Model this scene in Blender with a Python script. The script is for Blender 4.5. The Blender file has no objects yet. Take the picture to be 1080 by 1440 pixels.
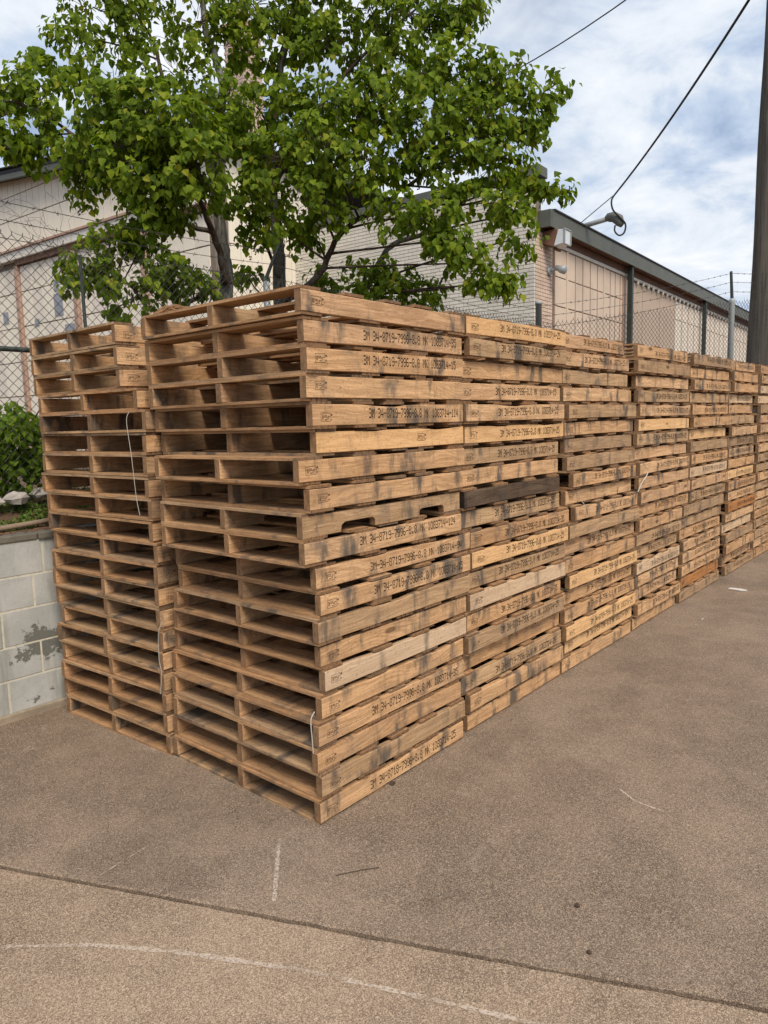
import bpy, math, random
from mathutils import Vector, Matrix, noise as mnoise
R = math.radians
rng = random.Random(7)
sc = bpy.context.scene
col = sc.collection

# ------------------------------------------------------------------ camera
YAW, PITCH, ROLL, FPX = 0.70461, 0.12476, -0.02489, 1019.1
CAM = Vector((2.16666, -2.0537, 1.7513))
fw = Vector((-math.sin(YAW)*math.cos(PITCH), math.cos(YAW)*math.cos(PITCH), -math.sin(PITCH)))
r0 = Vector((math.cos(YAW), math.sin(YAW), 0)); u0 = r0.cross(fw)
rt = r0*math.cos(ROLL) + u0*math.sin(ROLL); up = u0*math.cos(ROLL) - r0*math.sin(ROLL)
cd = bpy.data.cameras.new('camera'); cam = bpy.data.objects.new('camera', cd); col.objects.link(cam)
cam.matrix_world = Matrix(((rt.x, up.x, -fw.x, CAM.x), (rt.y, up.y, -fw.y, CAM.y), (rt.z, up.z, -fw.z, CAM.z), (0, 0, 0, 1)))
cd.sensor_fit = 'HORIZONTAL'; cd.sensor_width = 36; cd.lens = 36*FPX/1080
cd.clip_start = 0.05; cd.clip_end = 2000
sc.camera = cam
def at(x, y, D):
    "world point D metres deep on the line of sight through photo point x, y"
    return CAM + (rt*((x-540)/FPX) - up*((y-720)/FPX) + fw)*D

# ------------------------------------------------------------------ node helper
class G:
    def __init__(s, tree): s.t = tree; s.t.nodes.clear()
    def n(s, typ, ins=None, **props):
        nd = s.t.nodes.new(typ)
        for k, v in props.items(): setattr(nd, k, v)
        for k, v in (ins or {}).items(): s.put(nd.inputs[k], v)
        return nd
    def put(s, sock, v):
        if isinstance(v, bpy.types.NodeSocket): s.t.links.new(v, sock)
        elif v is not None: sock.default_value = v
    def m(s, op, a, b=None, c=None, clamp=False):
        nd = s.n('ShaderNodeMath', operation=op, use_clamp=clamp)
        for i, v in enumerate((a, b, c)):
            if v is not None: s.put(nd.inputs[i], v)
        return nd.outputs[0]
    def vm(s, op, a, b=None):
        nd = s.n('ShaderNodeVectorMath', operation=op); s.put(nd.inputs[0], a)
        if b is not None: s.put(nd.inputs[1], b)
        return nd.outputs[0]
    def mix(s, f, a, b, blend='MIX'):
        nd = s.n('ShaderNodeMix', data_type='RGBA', blend_type=blend)
        s.put(nd.inputs[0], f); s.put(nd.inputs[6], c4(a)); s.put(nd.inputs[7], c4(b))
        return nd.outputs[2]
    def ramp(s, f, stops, interp='LINEAR'):
        nd = s.n('ShaderNodeValToRGB', {0: f}); e = nd.color_ramp; e.interpolation = interp
        while len(e.elements) < len(stops): e.elements.new(0.5)
        for el, (p, c) in zip(e.elements, stops): el.position = p; el.color = c4(c if not isinstance(c, (int, float)) else (c, c, c))
        return nd.outputs[0]
    def noise(s, vec, scale, detail=4, rough=0.55, dist=0, w=None):
        nd = s.n('ShaderNodeTexNoise', {'Scale': scale, 'Detail': detail, 'Roughness': rough, 'Distortion': dist}, noise_dimensions='4D' if w is not None else '3D')
        s.put(nd.inputs['Vector'], vec)
        if w is not None: s.put(nd.inputs['W'], w)
        return nd.outputs[0]
    def step(s, v, lo, hi):
        nd = s.n('ShaderNodeMapRange', {0: v, 1: lo, 2: hi, 3: 0.0, 4: 1.0}, interpolation_type='SMOOTHSTEP'); return nd.outputs[0]
    def scale(s, vec, sx, sy, sz):
        return s.vm('MULTIPLY', vec, (sx, sy, sz))
def c4(c):
    return c if isinstance(c, bpy.types.NodeSocket) or len(c) == 4 else (c[0], c[1], c[2], 1)
def newmat(name):
    m = bpy.data.materials.new(name); m.use_nodes = True
    return m, G(m.node_tree)
def finish(g, colr, rough=0.8, bump=None, bstr=0.3, bdist=0.005, metal=0.0, spec=0.3, extra=None):
    ins = {'Base Color': c4(colr), 'Roughness': rough, 'Metallic': metal, 'Specular IOR Level': spec}
    if bump is not None:
        b = g.n('ShaderNodeBump', {'Height': bump, 'Strength': bstr, 'Distance': bdist}); ins['Normal'] = b.outputs[0]
    p = g.n('ShaderNodeBsdfPrincipled', ins)
    if extra: extra(p)
    g.n('ShaderNodeOutputMaterial', {'Surface': p.outputs[0]})
    return p

# ------------------------------------------------------------------ world, sun, exposure
SUN_AZ, SUN_EL = R(-27), R(49)          # azimuth measured from +X towards +Y
w = bpy.data.worlds.new('World'); sc.world = w; w.use_nodes = True
g = G(w.node_tree)
sky = g.n('ShaderNodeTexSky', sky_type='NISHITA', sun_disc=False, sun_elevation=SUN_EL, sun_rotation=R(90)-SUN_AZ, air_density=1.0, dust_density=1.5, ozone_density=1.0)
dirv = g.n('ShaderNodeTexCoord').outputs['Generated']
sp = g.n('ShaderNodeSeparateXYZ', {0: dirv})
den = g.m('ADD', g.m('MAXIMUM', sp.outputs[2], 0.0), 0.18)
uv = g.n('ShaderNodeCombineXYZ', {0: g.m('DIVIDE', sp.outputs[0], den), 1: g.m('DIVIDE', sp.outputs[1], den), 2: 0.35}).outputs[0]
uv = g.vm('ADD', uv, (3.1, 1.7, 0.0))
big = g.noise(uv, 0.75, 2, 0.5)
nz = g.noise(uv, 1.5, 8, 0.56, 0.25)
shade = g.noise(g.vm('ADD', uv, (5, 9, 2)), 2.1, 8, 0.6, 0.4)
cover = g.step(g.m('ADD', g.m('MULTIPLY', big, 0.45), g.m('MULTIPLY', nz, 0.6)), 0.36, 0.52)
cloud = g.ramp(shade, [(0.30, (0.13, 0.175, 0.26)), (0.44, (0.235, 0.28, 0.35)), (0.53, (0.335, 0.36, 0.395)), (0.66, (0.41, 0.42, 0.44))])
blue = g.mix(1.0, g.n('ShaderNodeVectorMath', {0: sky.outputs[0], 1: (0.046, 0.046, 0.046)}, operation='MULTIPLY').outputs[0], (0.07, 0.08, 0.095), 'ADD')
skyc = g.mix(cover, blue, cloud)
bg = g.n('ShaderNodeBackground', {'Color': skyc, 'Strength': 1.0})
g.n('ShaderNodeOutputWorld', {'Surface': bg.outputs[0]})
sl = bpy.data.lights.new('sun', 'SUN'); sl.energy = 1.5; sl.angle = R(28); sl.color = (1.0, 0.89, 0.76)
so = bpy.data.objects.new('sun', sl); col.objects.link(so)
sdir = Vector((math.cos(SUN_AZ)*math.cos(SUN_EL), math.sin(SUN_AZ)*math.cos(SUN_EL), math.sin(SUN_EL)))
so.rotation_euler = sdir.to_track_quat('Z', 'Y').to_euler(); so.location = sdir*30
sc.view_settings.view_transform = 'Standard'; sc.view_settings.look = 'None'
sc.view_settings.gamma = 1; sc.view_settings.use_curve_mapping = False; sc.view_settings.exposure = 1.28
sc.render.engine = 'CYCLES'; sc.cycles.max_bounces = 5; sc.cycles.diffuse_bounces = 3; sc.cycles.glossy_bounces = 2; sc.cycles.transparent_max_bounces = 8
sc.cycles.use_adaptive_sampling = True; sc.cycles.use_denoising = True

# ------------------------------------------------------------------ mesh helpers
class MB:
    def __init__(s): s.v = []; s.f = []
    def box(s, x0, x1, y0, y1, z0, z1, M=None):
        b = len(s.v)
        P = [Vector((x, y, z)) for z in (z0, z1) for x, y in ((x0, y0), (x1, y0), (x1, y1), (x0, y1))]
        if M: P = [M @ q for q in P]
        s.v += P
        s.f += [tuple(b+i for i in q) for q in ((0, 3, 2, 1), (4, 5, 6, 7), (0, 1, 5, 4), (1, 2, 6, 5), (2, 3, 7, 6), (3, 0, 4, 7))]
        return s
    def tube(s, pts, rad, n=6, cap=True):
        pts = [Vector(q) for q in pts]; m = len(pts)
        if not isinstance(rad, (list, tuple)): rad = [rad]*m
        b = len(s.v); a = None
        for i, q in enumerate(pts):
            t = (pts[min(i+1, m-1)]-pts[max(i-1, 0)])
            t = t.normalized() if t.length > 1e-9 else Vector((0, 0, 1))
            if a is None: a = t.orthogonal().normalized()
            else:
                a = a - t*a.dot(t)
                a = a.normalized() if a.length > 1e-6 else t.orthogonal().normalized()
            c = t.cross(a)
            for k in range(n):
                th = 2*math.pi*k/n; s.v.append(q+(a*math.cos(th)+c*math.sin(th))*rad[i])
        for i in range(m-1):
            for k in range(n):
                k2 = (k+1) % n; s.f.append((b+i*n+k, b+i*n+k2, b+(i+1)*n+k2, b+(i+1)*n+k))
        if cap:
            s.f.append(tuple(b+k for k in reversed(range(n)))); s.f.append(tuple(b+(m-1)*n+k for k in range(n)))
        return s
    def prism(s, poly, f0, f1):
        "poly: 2D points counter-clockwise; f0, f1 map (a, b) to the two end points"
        b = len(s.v); n = len(poly)
        s.v += [Vector(f0(*q)) for q in poly]+[Vector(f1(*q)) for q in poly]
        s.f.append(tuple(b+k for k in reversed(range(n)))); s.f.append(tuple(b+n+k for k in range(n)))
        for k in range(n): s.f.append((b+k, b+(k+1) % n, b+n+(k+1) % n, b+n+k))
        return s
    def quad(s, a, b_, c, d):
        b = len(s.v); s.v += [Vector(a), Vector(b_), Vector(c), Vector(d)]; s.f.append((b, b+1, b+2, b+3)); return s
    def mesh(s, name, smooth=False):
        me = bpy.data.meshes.new(name); me.from_pydata([tuple(q) for q in s.v], [], s.f); me.update()
        if smooth: me.polygons.foreach_set('use_smooth', [True]*len(me.polygons))
        return me
    def build(s, name, mat, parent=None, smooth=False, bevel=0):
        o = obj(name, s.mesh(name, smooth), mat, parent)
        if bevel: bv(o, bevel)
        return o
def bv(o, wd):
    m = o.modifiers.new('bevel', 'BEVEL'); m.width = wd; m.segments = 2; m.limit_method = 'ANGLE'
def obj(name, me, mat, parent=None, loc=None):
    o = bpy.data.objects.new(name, me); col.objects.link(o)
    if mat is not None:
        if not me.materials: me.materials.append(mat)
        else:
            if me.materials[0] is not mat:
                o.material_slots[0].link = 'OBJECT'; o.material_slots[0].material = mat
    if parent is not None: o.parent = parent
    if loc is not None: o.location = loc
    return o
def empty(name, loc=(0, 0, 0), rz=0):
    o = bpy.data.objects.new(name, None); col.objects.link(o); o.location = loc; o.rotation_euler = (0, 0, rz)
    o.empty_display_size = 0.1
    return o
def tag(o, label=None, cat=None, group=None, kind=None):
    for k, v in (('label', label), ('category', cat), ('group', group), ('kind', kind)):
        if v: o[k] = v
    return o
ORD = ['topmost', 'second', 'third', 'fourth', 'fifth', 'sixth', 'seventh', 'eighth', 'ninth', 'tenth', 'eleventh', 'twelfth', 'thirteenth', 'fourteenth',
       'fifteenth', 'sixteenth', 'seventeenth', 'eighteenth', 'nineteenth', 'bottom']

# ------------------------------------------------------------------ materials
def wood(name, axis, tints, grain_dark=0.55, stain=0.5, stain_col=(0.10, 0.085, 0.07), knots=True, endcol=(0.24, 0.14, 0.075)):
    m, g = newmat(name)
    tc = g.n('ShaderNodeTexCoord'); co = tc.outputs['Object']; nrm = tc.outputs['Normal']
    rnd = g.n('ShaderNodeObjectInfo').outputs['Random']
    wv = g.m('MULTIPLY', rnd, 61.7)
    L = axis
    def sc3(along, across, third=None):
        third = across if third is None else third
        q = [0, 0, 0]; q[L] = along; q[1-L] = across; q[2] = third
        return g.scale(co, *q)
    warp = g.noise(sc3(1.3, 4), 1.0, 3, 0.5, 0, wv)
    rings = g.noise(g.vm('ADD', sc3(0.7, 9, 16), g.n('ShaderNodeCombineXYZ', {0: 0.0, 1: 0.0, 2: g.m('MULTIPLY', warp, 5.0)}).outputs[0]), 1.0, 5, 0.62, 0.8, wv)
    bands = g.m('FRACT', g.m('MULTIPLY', rings, 7.0))
    bands = g.step(g.m('ABSOLUTE', g.m('SUBTRACT', bands, 0.5)), 0.05, 0.5)
    fine = g.noise(sc3(7, 190), 1.0, 3, 0.6, 0, wv)
    fuzz = g.noise(sc3(90, 90), 1.0, 2, 0.7, 0, wv)
    base = g.ramp(rnd, tints)
    # slow tone drift along the piece
    drift = g.noise(sc3(2.2, 3), 1.0, 2, 0.5, 0, g.m('ADD', wv, 9.0))
    c = g.mix(g.m('MULTIPLY', g.step(drift, 0.3, 0.75), 0.35), base, g.mix(1.0, base, (0.70, 0.66, 0.64), 'MULTIPLY'))
    dark = g.mix(1.0, base, (grain_dark, grain_dark*0.9, grain_dark*0.8), 'MULTIPLY')
    c = g.mix(g.m('MULTIPLY', bands, 0.55), c, dark)
    c = g.mix(g.m('MULTIPLY', g.step(fine, 0.42, 0.72), 0.7), c, dark)
    c = g.mix(g.m('MULTIPLY', g.step(fuzz, 0.52, 0.75), 0.5), c, (0.10, 0.06, 0.035))
    # grey-black weather stains running across the grain, and broad greying
    s1 = g.noise(sc3(9, 2.2, 3.0), 1.0, 4, 0.6, 0.4, g.m('ADD', wv, 3.0))
    s2 = g.noise(sc3(2.4, 3), 1.0, 3, 0.6, 0, g.m('ADD', wv, 17.0))
    st = g.m('MULTIPLY', g.step(s1, 0.47, 0.63), g.step(s2, 0.43, 0.58))
    c = g.mix(g.m('MULTIPLY', st, stain), c, stain_col)
    gr = g.step(g.noise(sc3(2.0, 6), 1.0, 6, 0.7, 0.3, g.m('ADD', wv, 29.0)), 0.47, 0.70)
    c = g.mix(g.m('MULTIPLY', gr, stain*0.42), c, (0.20, 0.15, 0.11))
    if L == 1:
        # rust and tannin streaks around the nails of the deck boards
        yy = g.n('ShaderNodeSeparateXYZ', {0: co}).outputs[1]; near = None
        for yc in (-0.495, -0.16, 0.18, 0.495):
            dd = g.m('ABSOLUTE', g.m('SUBTRACT', g.m('ADD', yy, g.m('MULTIPLY', g.m('SUBTRACT', s2, 0.5), 0.16)), yc)); near = dd if near is None else g.m('MINIMUM', near, dd)
        nk = g.m('MULTIPLY', g.m('SUBTRACT', 1.0, g.step(near, 0.006, 0.05)), g.step(g.noise(sc3(6, 1, 2.2), 1.0, 5, 0.65, 0.3, g.m('ADD', wv, 41.0)), 0.50, 0.64))
        c = g.mix(g.m('MULTIPLY', nk, 0.8), c, (0.075, 0.062, 0.055))
    if knots:
        vo = g.n('ShaderNodeTexVoronoi', {'Vector': sc3(3.2, 9), 'Scale': 1.0, 'W': wv, 'Randomness': 1.0}, voronoi_dimensions='4D', feature='F1')
        kd = g.m('ADD', vo.outputs['Distance'], g.m('MULTIPLY', g.m('SUBTRACT', fine, 0.5), 0.08))
        c = g.mix(g.m('MULTIPLY', g.m('SUBTRACT', 1.0, g.step(kd, 0.09, 0.17)), 0.75), c, (0.085, 0.045, 0.024))
    # rough-sawn end grain is browner than the faces
    sep = g.n('ShaderNodeSeparateXYZ', {0: nrm})
    en = g.step(g.m('ABSOLUTE', sep.outputs[L]), 0.75, 0.95)
    eg = g.noise(g.scale(co, 60, 60, 25), 1.0, 3, 0.6, 0, wv)
    endc = g.mix(g.step(eg, 0.4, 0.7), endcol, tuple(x*0.5 for x in endcol))
    c = g.mix(g.m('MULTIPLY', en, 0.85), c, endc)
    h = g.m('ADD', g.m('MULTIPLY', fine, 0.6), g.m('ADD', g.m('MULTIPLY', bands, -0.15), g.m('MULTIPLY', fuzz, 0.5)))
    finish(g, c, 0.85, h, 0.5, 0.003, spec=0.12)
    return m
HONEY = [(0.0, (0.617, 0.367, 0.184)), (0.25, (0.705, 0.445, 0.238)), (0.5, (0.551, 0.324, 0.164)), (0.75, (0.749, 0.487, 0.272)), (1.0, (0.595, 0.372, 0.209))]
GRAYW = [(0.0, (0.484, 0.318, 0.178)), (0.5, (0.546, 0.362, 0.204)), (1.0, (0.433, 0.289, 0.170))]
PALEW = [(0.0, (0.680, 0.492, 0.313)), (1.0, (0.618, 0.463, 0.313))]
BRIGHT = [(0.0, (0.783, 0.511, 0.261)), (1.0, (0.742, 0.463, 0.226))]
DARKW = [(0.0, (0.10, 0.07, 0.05)), (1.0, (0.13, 0.09, 0.06))]
ORANGE = [(0.0, (0.46, 0.21, 0.075)), (1.0, (0.42, 0.19, 0.07))]
MS = {'h': wood('stringer_honey_oak', 1, HONEY, 0.5, 0.95), 'g': wood('stringer_weathered', 1, GRAYW, 0.5, 0.95), 'p': wood('stringer_pale', 1, PALEW, 0.7, 0.4, knots=False),
      'b': wood('stringer_bright', 1, BRIGHT, 0.7, 0.25), 'd': wood('stringer_blackened', 1, DARKW, 0.4, 0.6, (0.02, 0.018, 0.016), endcol=(0.03, 0.02, 0.015)), 'o': wood('stringer_orange', 1, ORANGE, 0.5, 0.4)}
MBD = [wood('deck_board_brown', 0, [(0.0, (0.47, 0.275, 0.138)), (0.4, (0.57, 0.34, 0.172)), (0.7, (0.41, 0.24, 0.122)), (1.0, (0.60, 0.375, 0.195))], 0.5, 0.7, endcol=(0.20, 0.115, 0.062)),
       wood('deck_board_grey', 0, GRAYW, 0.5, 0.9, endcol=(0.17, 0.105, 0.065))]
def simple(name, colr, rough=0.7, nscale=30, namt=0.25, metal=0.0, bump=0.15, dark=0.55, big=2.0, spec=0.3):
    m, g = newmat(name)
    co = g.n('ShaderNodeTexCoord').outputs['Object']
    a = g.noise(co, nscale, 5, 0.6); b = g.noise(co, big, 4, 0.6)
    dk = tuple(x*dark for x in colr[:3])
    c = g.mix(g.m('MULTIPLY', g.step(a, 0.4, 0.75), namt), colr, dk)
    c = g.mix(g.m('MULTIPLY', g.step(b, 0.45, 0.7), namt), c, dk)
    finish(g, c, rough, a, bump, 0.004, metal, spec)
    return m
M_GALV = simple('galvanised_steel', (0.33, 0.36, 0.36), 0.55, 60, 0.3, 0.15, 0.05)
M_WIRE = simple('old_fence_wire', (0.045, 0.043, 0.04), 0.6, 40, 0.3, 0.1, 0.0)
M_DARKST = simple('dark_green_steel', (0.035, 0.045, 0.038), 0.5, 30, 0.3, 0.1, 0.05)
M_INK = None
m, g = newmat('stencil_ink')
co = g.n('ShaderNodeTexCoord').outputs['Object']; rnd = g.n('ShaderNodeObjectInfo').outputs['Random']
wv = g.m('MULTIPLY', rnd, 43.0)
a = g.step(g.noise(g.scale(co, 1, 60, 200), 1.0, 3, 0.7, 0, wv), 0.22, 0.40)
b_ = g.step(g.noise(g.scale(co, 1, 5, 9), 1.0, 3, 0.6, 0, wv), 0.25, 0.5)
al = g.m('MULTIPLY', g.m('MULTIPLY', a, g.m('MULTIPLY_ADD', b_, 0.42, 0.58)), 0.97)
pb = g.n('ShaderNodeBsdfDiffuse', {'Color': (0.032, 0.025, 0.02, 1)}); tr = g.n('ShaderNodeBsdfTransparent')
mx = g.n('ShaderNodeMixShader', {0: al, 1: tr.outputs[0], 2: pb.outputs[0]}); g.n('ShaderNodeOutputMaterial', {'Surface': mx.outputs[0]})
M_INK = m
M_INK2 = m.copy(); M_INK2.name = 'faded_stamp_ink'
M_INK2.node_tree.nodes['Diffuse BSDF'].inputs[0].default_value = (0.09, 0.06, 0.04, 1)

def concrete(name, c1, c2, speck, warm):
    m, g = newmat(name)
    co = g.n('ShaderNodeTexCoord').outputs['Object']
    big = g.noise(co, 0.7, 5, 0.6, 0.3); mid = g.noise(co, 3.5, 5, 0.6)
    c = g.mix(g.step(g.m('ADD', g.m('MULTIPLY', big, 0.6), g.m('MULTIPLY', mid, 0.4)), 0.38, 0.62), c1, c2)
    # broom marks
    rot = g.n('ShaderNodeVectorRotate', {'Vector': co, 'Angle': R(112)}, rotation_type='Z_AXIS').outputs[0]
    br = g.noise(g.scale(rot, 4, 130, 1), 1.0, 3, 0.6)
    c = g.mix(g.m('MULTIPLY', g.step(br, 0.45, 0.7), 0.16), c, tuple(x*0.45 for x in c1))
    # exposed aggregate and sand
    v1 = g.n('ShaderNodeTexVoronoi', {'Vector': co, 'Scale': 210.0, 'Randomness': 1.0}, feature='F1')
    rc = g.n('ShaderNodeSeparateColor', {0: v1.outputs['Color']}).outputs[0]
    c = g.mix(g.m('MULTIPLY', g.step(rc, 0.62, 0.95), speck*0.62), c, warm)
    c = g.mix(g.m('MULTIPLY', g.step(rc, 0.38, 0.05), speck*0.55), c, tuple(x*0.35 for x in c1))
    v2 = g.n('ShaderNodeTexVoronoi', {'Vector': co, 'Scale': 470.0}, feature='F1')
    rc2 = g.n('ShaderNodeSeparateColor', {0: v2.outputs['Color']}).outputs[1]
    c = g.mix(g.m('MULTIPLY', g.step(rc2, 0.55, 1.0), speck*0.6), c, tuple(min(1, x*1.5) for x in warm))
    c = g.mix(g.m('MULTIPLY', g.step(rc2, 0.45, 0.0), speck*0.6), c, tuple(x*0.4 for x in c1))
    # small dark pits and grime
    pit = g.step(g.noise(co, 55, 2, 0.5), 0.70, 0.76)
    c = g.mix(g.m('MULTIPLY', pit, 0.6), c, (0.05, 0.04, 0.032))
    gm = g.step(g.noise(g.vm('ADD', co, (7, 3, 0)), 1.3, 6, 0.65, 0.5), 0.52, 0.72)
    c = g.mix(g.m('MULTIPLY', gm, 0.30), c, tuple(x*0.5 for x in c1))
    lt = g.step(g.noise(g.vm('ADD', co, (1, 13, 0)), 2.4, 7, 0.7, 0.8), 0.62, 0.76)
    c = g.mix(g.m('MULTIPLY', lt, 0.5), c, (0.50, 0.42, 0.34))
    h = g.m('ADD', g.m('MULTIPLY', v1.outputs['Distance'], 0.6), g.m('MULTIPLY', g.noise(co, 240, 3, 0.6), 0.7))
    h = g.m('ADD', h, g.m('MULTIPLY', br, 0.5))
    finish(g, c, 0.9, h, 0.45, 0.0025, spec=0.2)
    return m
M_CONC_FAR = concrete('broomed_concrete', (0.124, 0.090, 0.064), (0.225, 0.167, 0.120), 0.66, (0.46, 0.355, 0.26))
M_CONC_NEAR = concrete('sandy_concrete', (0.160, 0.115, 0.079), (0.285, 0.206, 0.143), 0.66, (0.56, 0.43, 0.31))
M_SOIL = simple('brown_soil', (0.10, 0.065, 0.04), 0.95, 25, 0.6, 0, 0.8)

# ------------------------------------------------------------------ ground and slabs
tag(MB().quad((-400, -400, -0.06), (400, -400, -0.06), (400, 400, -0.06), (-400, 400, -0.06)).build('ground', M_SOIL), kind='structure')
J0 = Vector((-0.822, -0.996)); JD = (Vector((1.748, 0.131))-J0).normalized(); JN = Vector((-JD.y, JD.x))
def slab(side, far, name, mat, lo=-6, hi=26):
    rr = random.Random(5 if side > 0 else 6)
    n = 900; mb = MB(); rows = []
    prof = [(0.0, -0.05), (0.0, -0.006), (0.005, 0.0), (far, 0.0)]
    for i in range(n+1):
        s = lo+(hi-lo)*i/n
        wob = 0.006*mnoise.noise((s*2.1, side*9, 0))+0.0045*mnoise.noise((s*13, side*5, 3))+0.003*mnoise.noise((s*47, side*2, 1))
        chip = max(0, mnoise.noise((s*5.5, side*7, 8))-0.42)*0.05
        row = []
        for d, z in prof:
            off = 0.0105+(0 if d > 1 else wob+chip*(1 if z > -0.004 else 0.3))
            q = J0+JD*s+JN*side*(d+off)
            row.append(len(mb.v)); mb.v.append(Vector((q.x, q.y, z)))
        rows.append(row)
    for a, b in zip(rows, rows[1:]):
        for k in range(len(prof)-1):
            f = (a[k], b[k], b[k+1], a[k+1]); mb.f.append(f if side > 0 else f[::-1])
    o = mb.build(name, mat); return tag(o, kind='structure')
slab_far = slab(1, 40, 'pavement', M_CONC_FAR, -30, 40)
slab_near = slab(-1, 12, 'pavement', M_CONC_NEAR, -30, 40)
MBj = MB()
for s0 in range(-6, 10):
    a = J0+JD*s0; b = J0+JD*(s0+1)
    MBj.quad((a-JN*0.02).to_3d()+Vector((0, 0, -0.042)), (b-JN*0.02).to_3d()+Vector((0, 0, -0.042)), (b+JN*0.02).to_3d()+Vector((0, 0, -0.042)), (a+JN*0.02).to_3d()+Vector((0, 0, -0.042)))
MBj.build('joint_filler', simple('tar_joint_filler', (0.014, 0.011, 0.009), 0.9, 60, 0.6, 0, 0.6), slab_far)
# pale scrape marks left on the concrete
m, g = newmat('pale_scrape')
co = g.n('ShaderNodeTexCoord').outputs['Object']
al = g.m('MULTIPLY', g.step(g.noise(co, 90, 4, 0.7), 0.36, 0.56), g.step(g.noise(co, 7, 3, 0.6), 0.30, 0.5))
d_ = g.n('ShaderNodeBsdfDiffuse', {'Color': (0.66, 0.56, 0.46, 1)}); tr = g.n('ShaderNodeBsdfTransparent')
mx = g.n('ShaderNodeMixShader', {0: g.m('MULTIPLY', al, 0.6), 1: tr.outputs[0], 2: d_.outputs[0]}); g.n('ShaderNodeOutputMaterial', {'Surface': mx.outputs[0]})
M_SCRAPE = m
def scrape(pts, wd, parent):
    pts = [Vector(q) for q in pts]; fine = []
    for a, b in zip(pts, pts[1:]):
        for k in range(12): fine.append(a.lerp(b, k/12))
    fine.append(pts[-1]); mb = MB(); rr = random.Random(len(pts)); prev = None
    for i, q in enumerate(fine):
        t = (fine[min(i+1, len(fine)-1)]-fine[max(i-1, 0)]).normalized(); nn = Vector((-t.y, t.x))
        h = wd*rr.uniform(0.35, 1.0)
        cur = (q+nn*h, q-nn*h)
        if prev: mb.quad((prev[1].x, prev[1].y, 0.003), (cur[1].x, cur[1].y, 0.003), (cur[0].x, cur[0].y, 0.003), (prev[0].x, prev[0].y, 0.003))
        prev = cur
    return mb.build('scrape_mark', M_SCRAPE, parent)
scrape([(-0.6, -1.44), (-0.336, -1.193), (-0.091, -0.99), (0.168, -0.827), (0.566, -0.616), (0.937, -0.464), (1.216, -0.353), (1.4, -0.29)], 0.013, slab_near)
scrape([(-0.066, -0.166), (0.06, -0.29), (0.225, -0.452)], 0.011, slab_far)
scrape([(-0.465, -0.556), (-0.437, -0.775)], 0.004, slab_far)
scrape([(0.9, 1.1), (1.0, 1.04), (1.13, 1.03)], 0.009, slab_far)

# ------------------------------------------------------------------ retaining wall of blocks
WX = -2.305
m, g = newmat('peeling_white_paint_block')
tc = g.n('ShaderNodeTexCoord'); co = tc.outputs['Object']; rnd = g.n('ShaderNodeObjectInfo').outputs['Random']; pos = g.n('ShaderNodeNewGeometry').outputs['Position']
c = g.mix(g.step(g.noise(pos, 2.2, 5, 0.6), 0.4, 0.65), (0.46, 0.46, 0.43), (0.36, 0.365, 0.34))
c = g.mix(g.m('MULTIPLY', g.step(g.noise(pos, 60, 4, 0.7), 0.5, 0.75), 0.35), c, (0.22, 0.225, 0.19))
stk = g.step(g.noise(g.scale(pos, 1, 9, 1.1), 1.0, 5, 0.65), 0.5, 0.72)
c = g.mix(g.m('MULTIPLY', stk, 0.6), c, (0.20, 0.205, 0.16))
rs = g.step(g.noise(g.scale(pos, 1, 5, 0.7), 1.0, 4, 0.6), 0.60, 0.74)
c = g.mix(g.m('MULTIPLY', rs, 0.35), c, (0.34, 0.22, 0.13))
pl = g.m('ADD', g.m('MULTIPLY', g.noise(g.vm('ADD', pos, (0, 3.3, 1.0)), 3.1, 2, 0.5), 0.62), g.m('MULTIPLY', g.noise(pos, 24, 5, 0.7), 0.38))
peel = g.step(pl, 0.562, 0.58)
c = g.mix(g.m('MULTIPLY', peel, 0.9), c, g.mix(g.noise(pos, 90, 3, 0.6), (0.07, 0.07, 0.055), (0.17, 0.165, 0.14)))
finish(g, c, 0.85, g.m('SUBTRACT', g.noise(pos, 130, 4, 0.65), g.m('MULTIPLY', peel, 1.2)), 0.5, 0.004)
M_BLOCK = m
M_MORTAR = simple('painted_mortar', (0.58, 0.54, 0.43), 0.9, 40, 0.5, 0, 0.4)
wall = tag(empty('retaining_wall', (WX, 0, 0)), 'low retaining wall of white painted concrete blocks with peeling patches', 'wall')
MB().box(-0.2, -0.0035, -5, 7.2, 0, 1.085).build('mortar_core', M_MORTAR, wall)
fm = MB(); fm.box(-0.01, 0.018, -5, 7.2, -0.01, 0.045); fm.build('footing', simple('stained_footing', (0.36, 0.29, 0.21), 0.9, 20, 0.6, 0, 0.4), wall, bevel=0.006)
def block_mesh(h):
    mb = MB(); rr = random.Random(int(h*1000))
    mb.box(-0.19, 0.0, -0.1945, 0.1945, 0.0045, h-0.0045); me = mb.mesh('block'); return me
cz = [0.042, 0.249, 0.453, 0.673, 0.876, 1.085]; offs = [-0.327, -0.115, -0.332, -0.131, -0.06]
for k in range(5):
    me = block_mesh(cz[k+1]-cz[k])
    y = offs[k]-0.4*11
    while y < 6.9:
        o = obj('block', me, M_BLOCK, wall, (rng.uniform(-0.002, 0.002), y+0.2, cz[k])); bv(o, 0.004); y += 0.4
cap = MB()
for i in range(30):
    y0 = -5+i*0.41
    cap.box(-0.25, 0.012+rng.uniform(-0.006, 0.006), y0, y0+0.405, 1.087, 1.122+rng.uniform(-0.004, 0.004))
cap.build('cap', simple('mossy_cap', (0.16, 0.145, 0.115), 0.95, 30, 0.6, 0, 0.7), wall, bevel=0.005)

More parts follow.
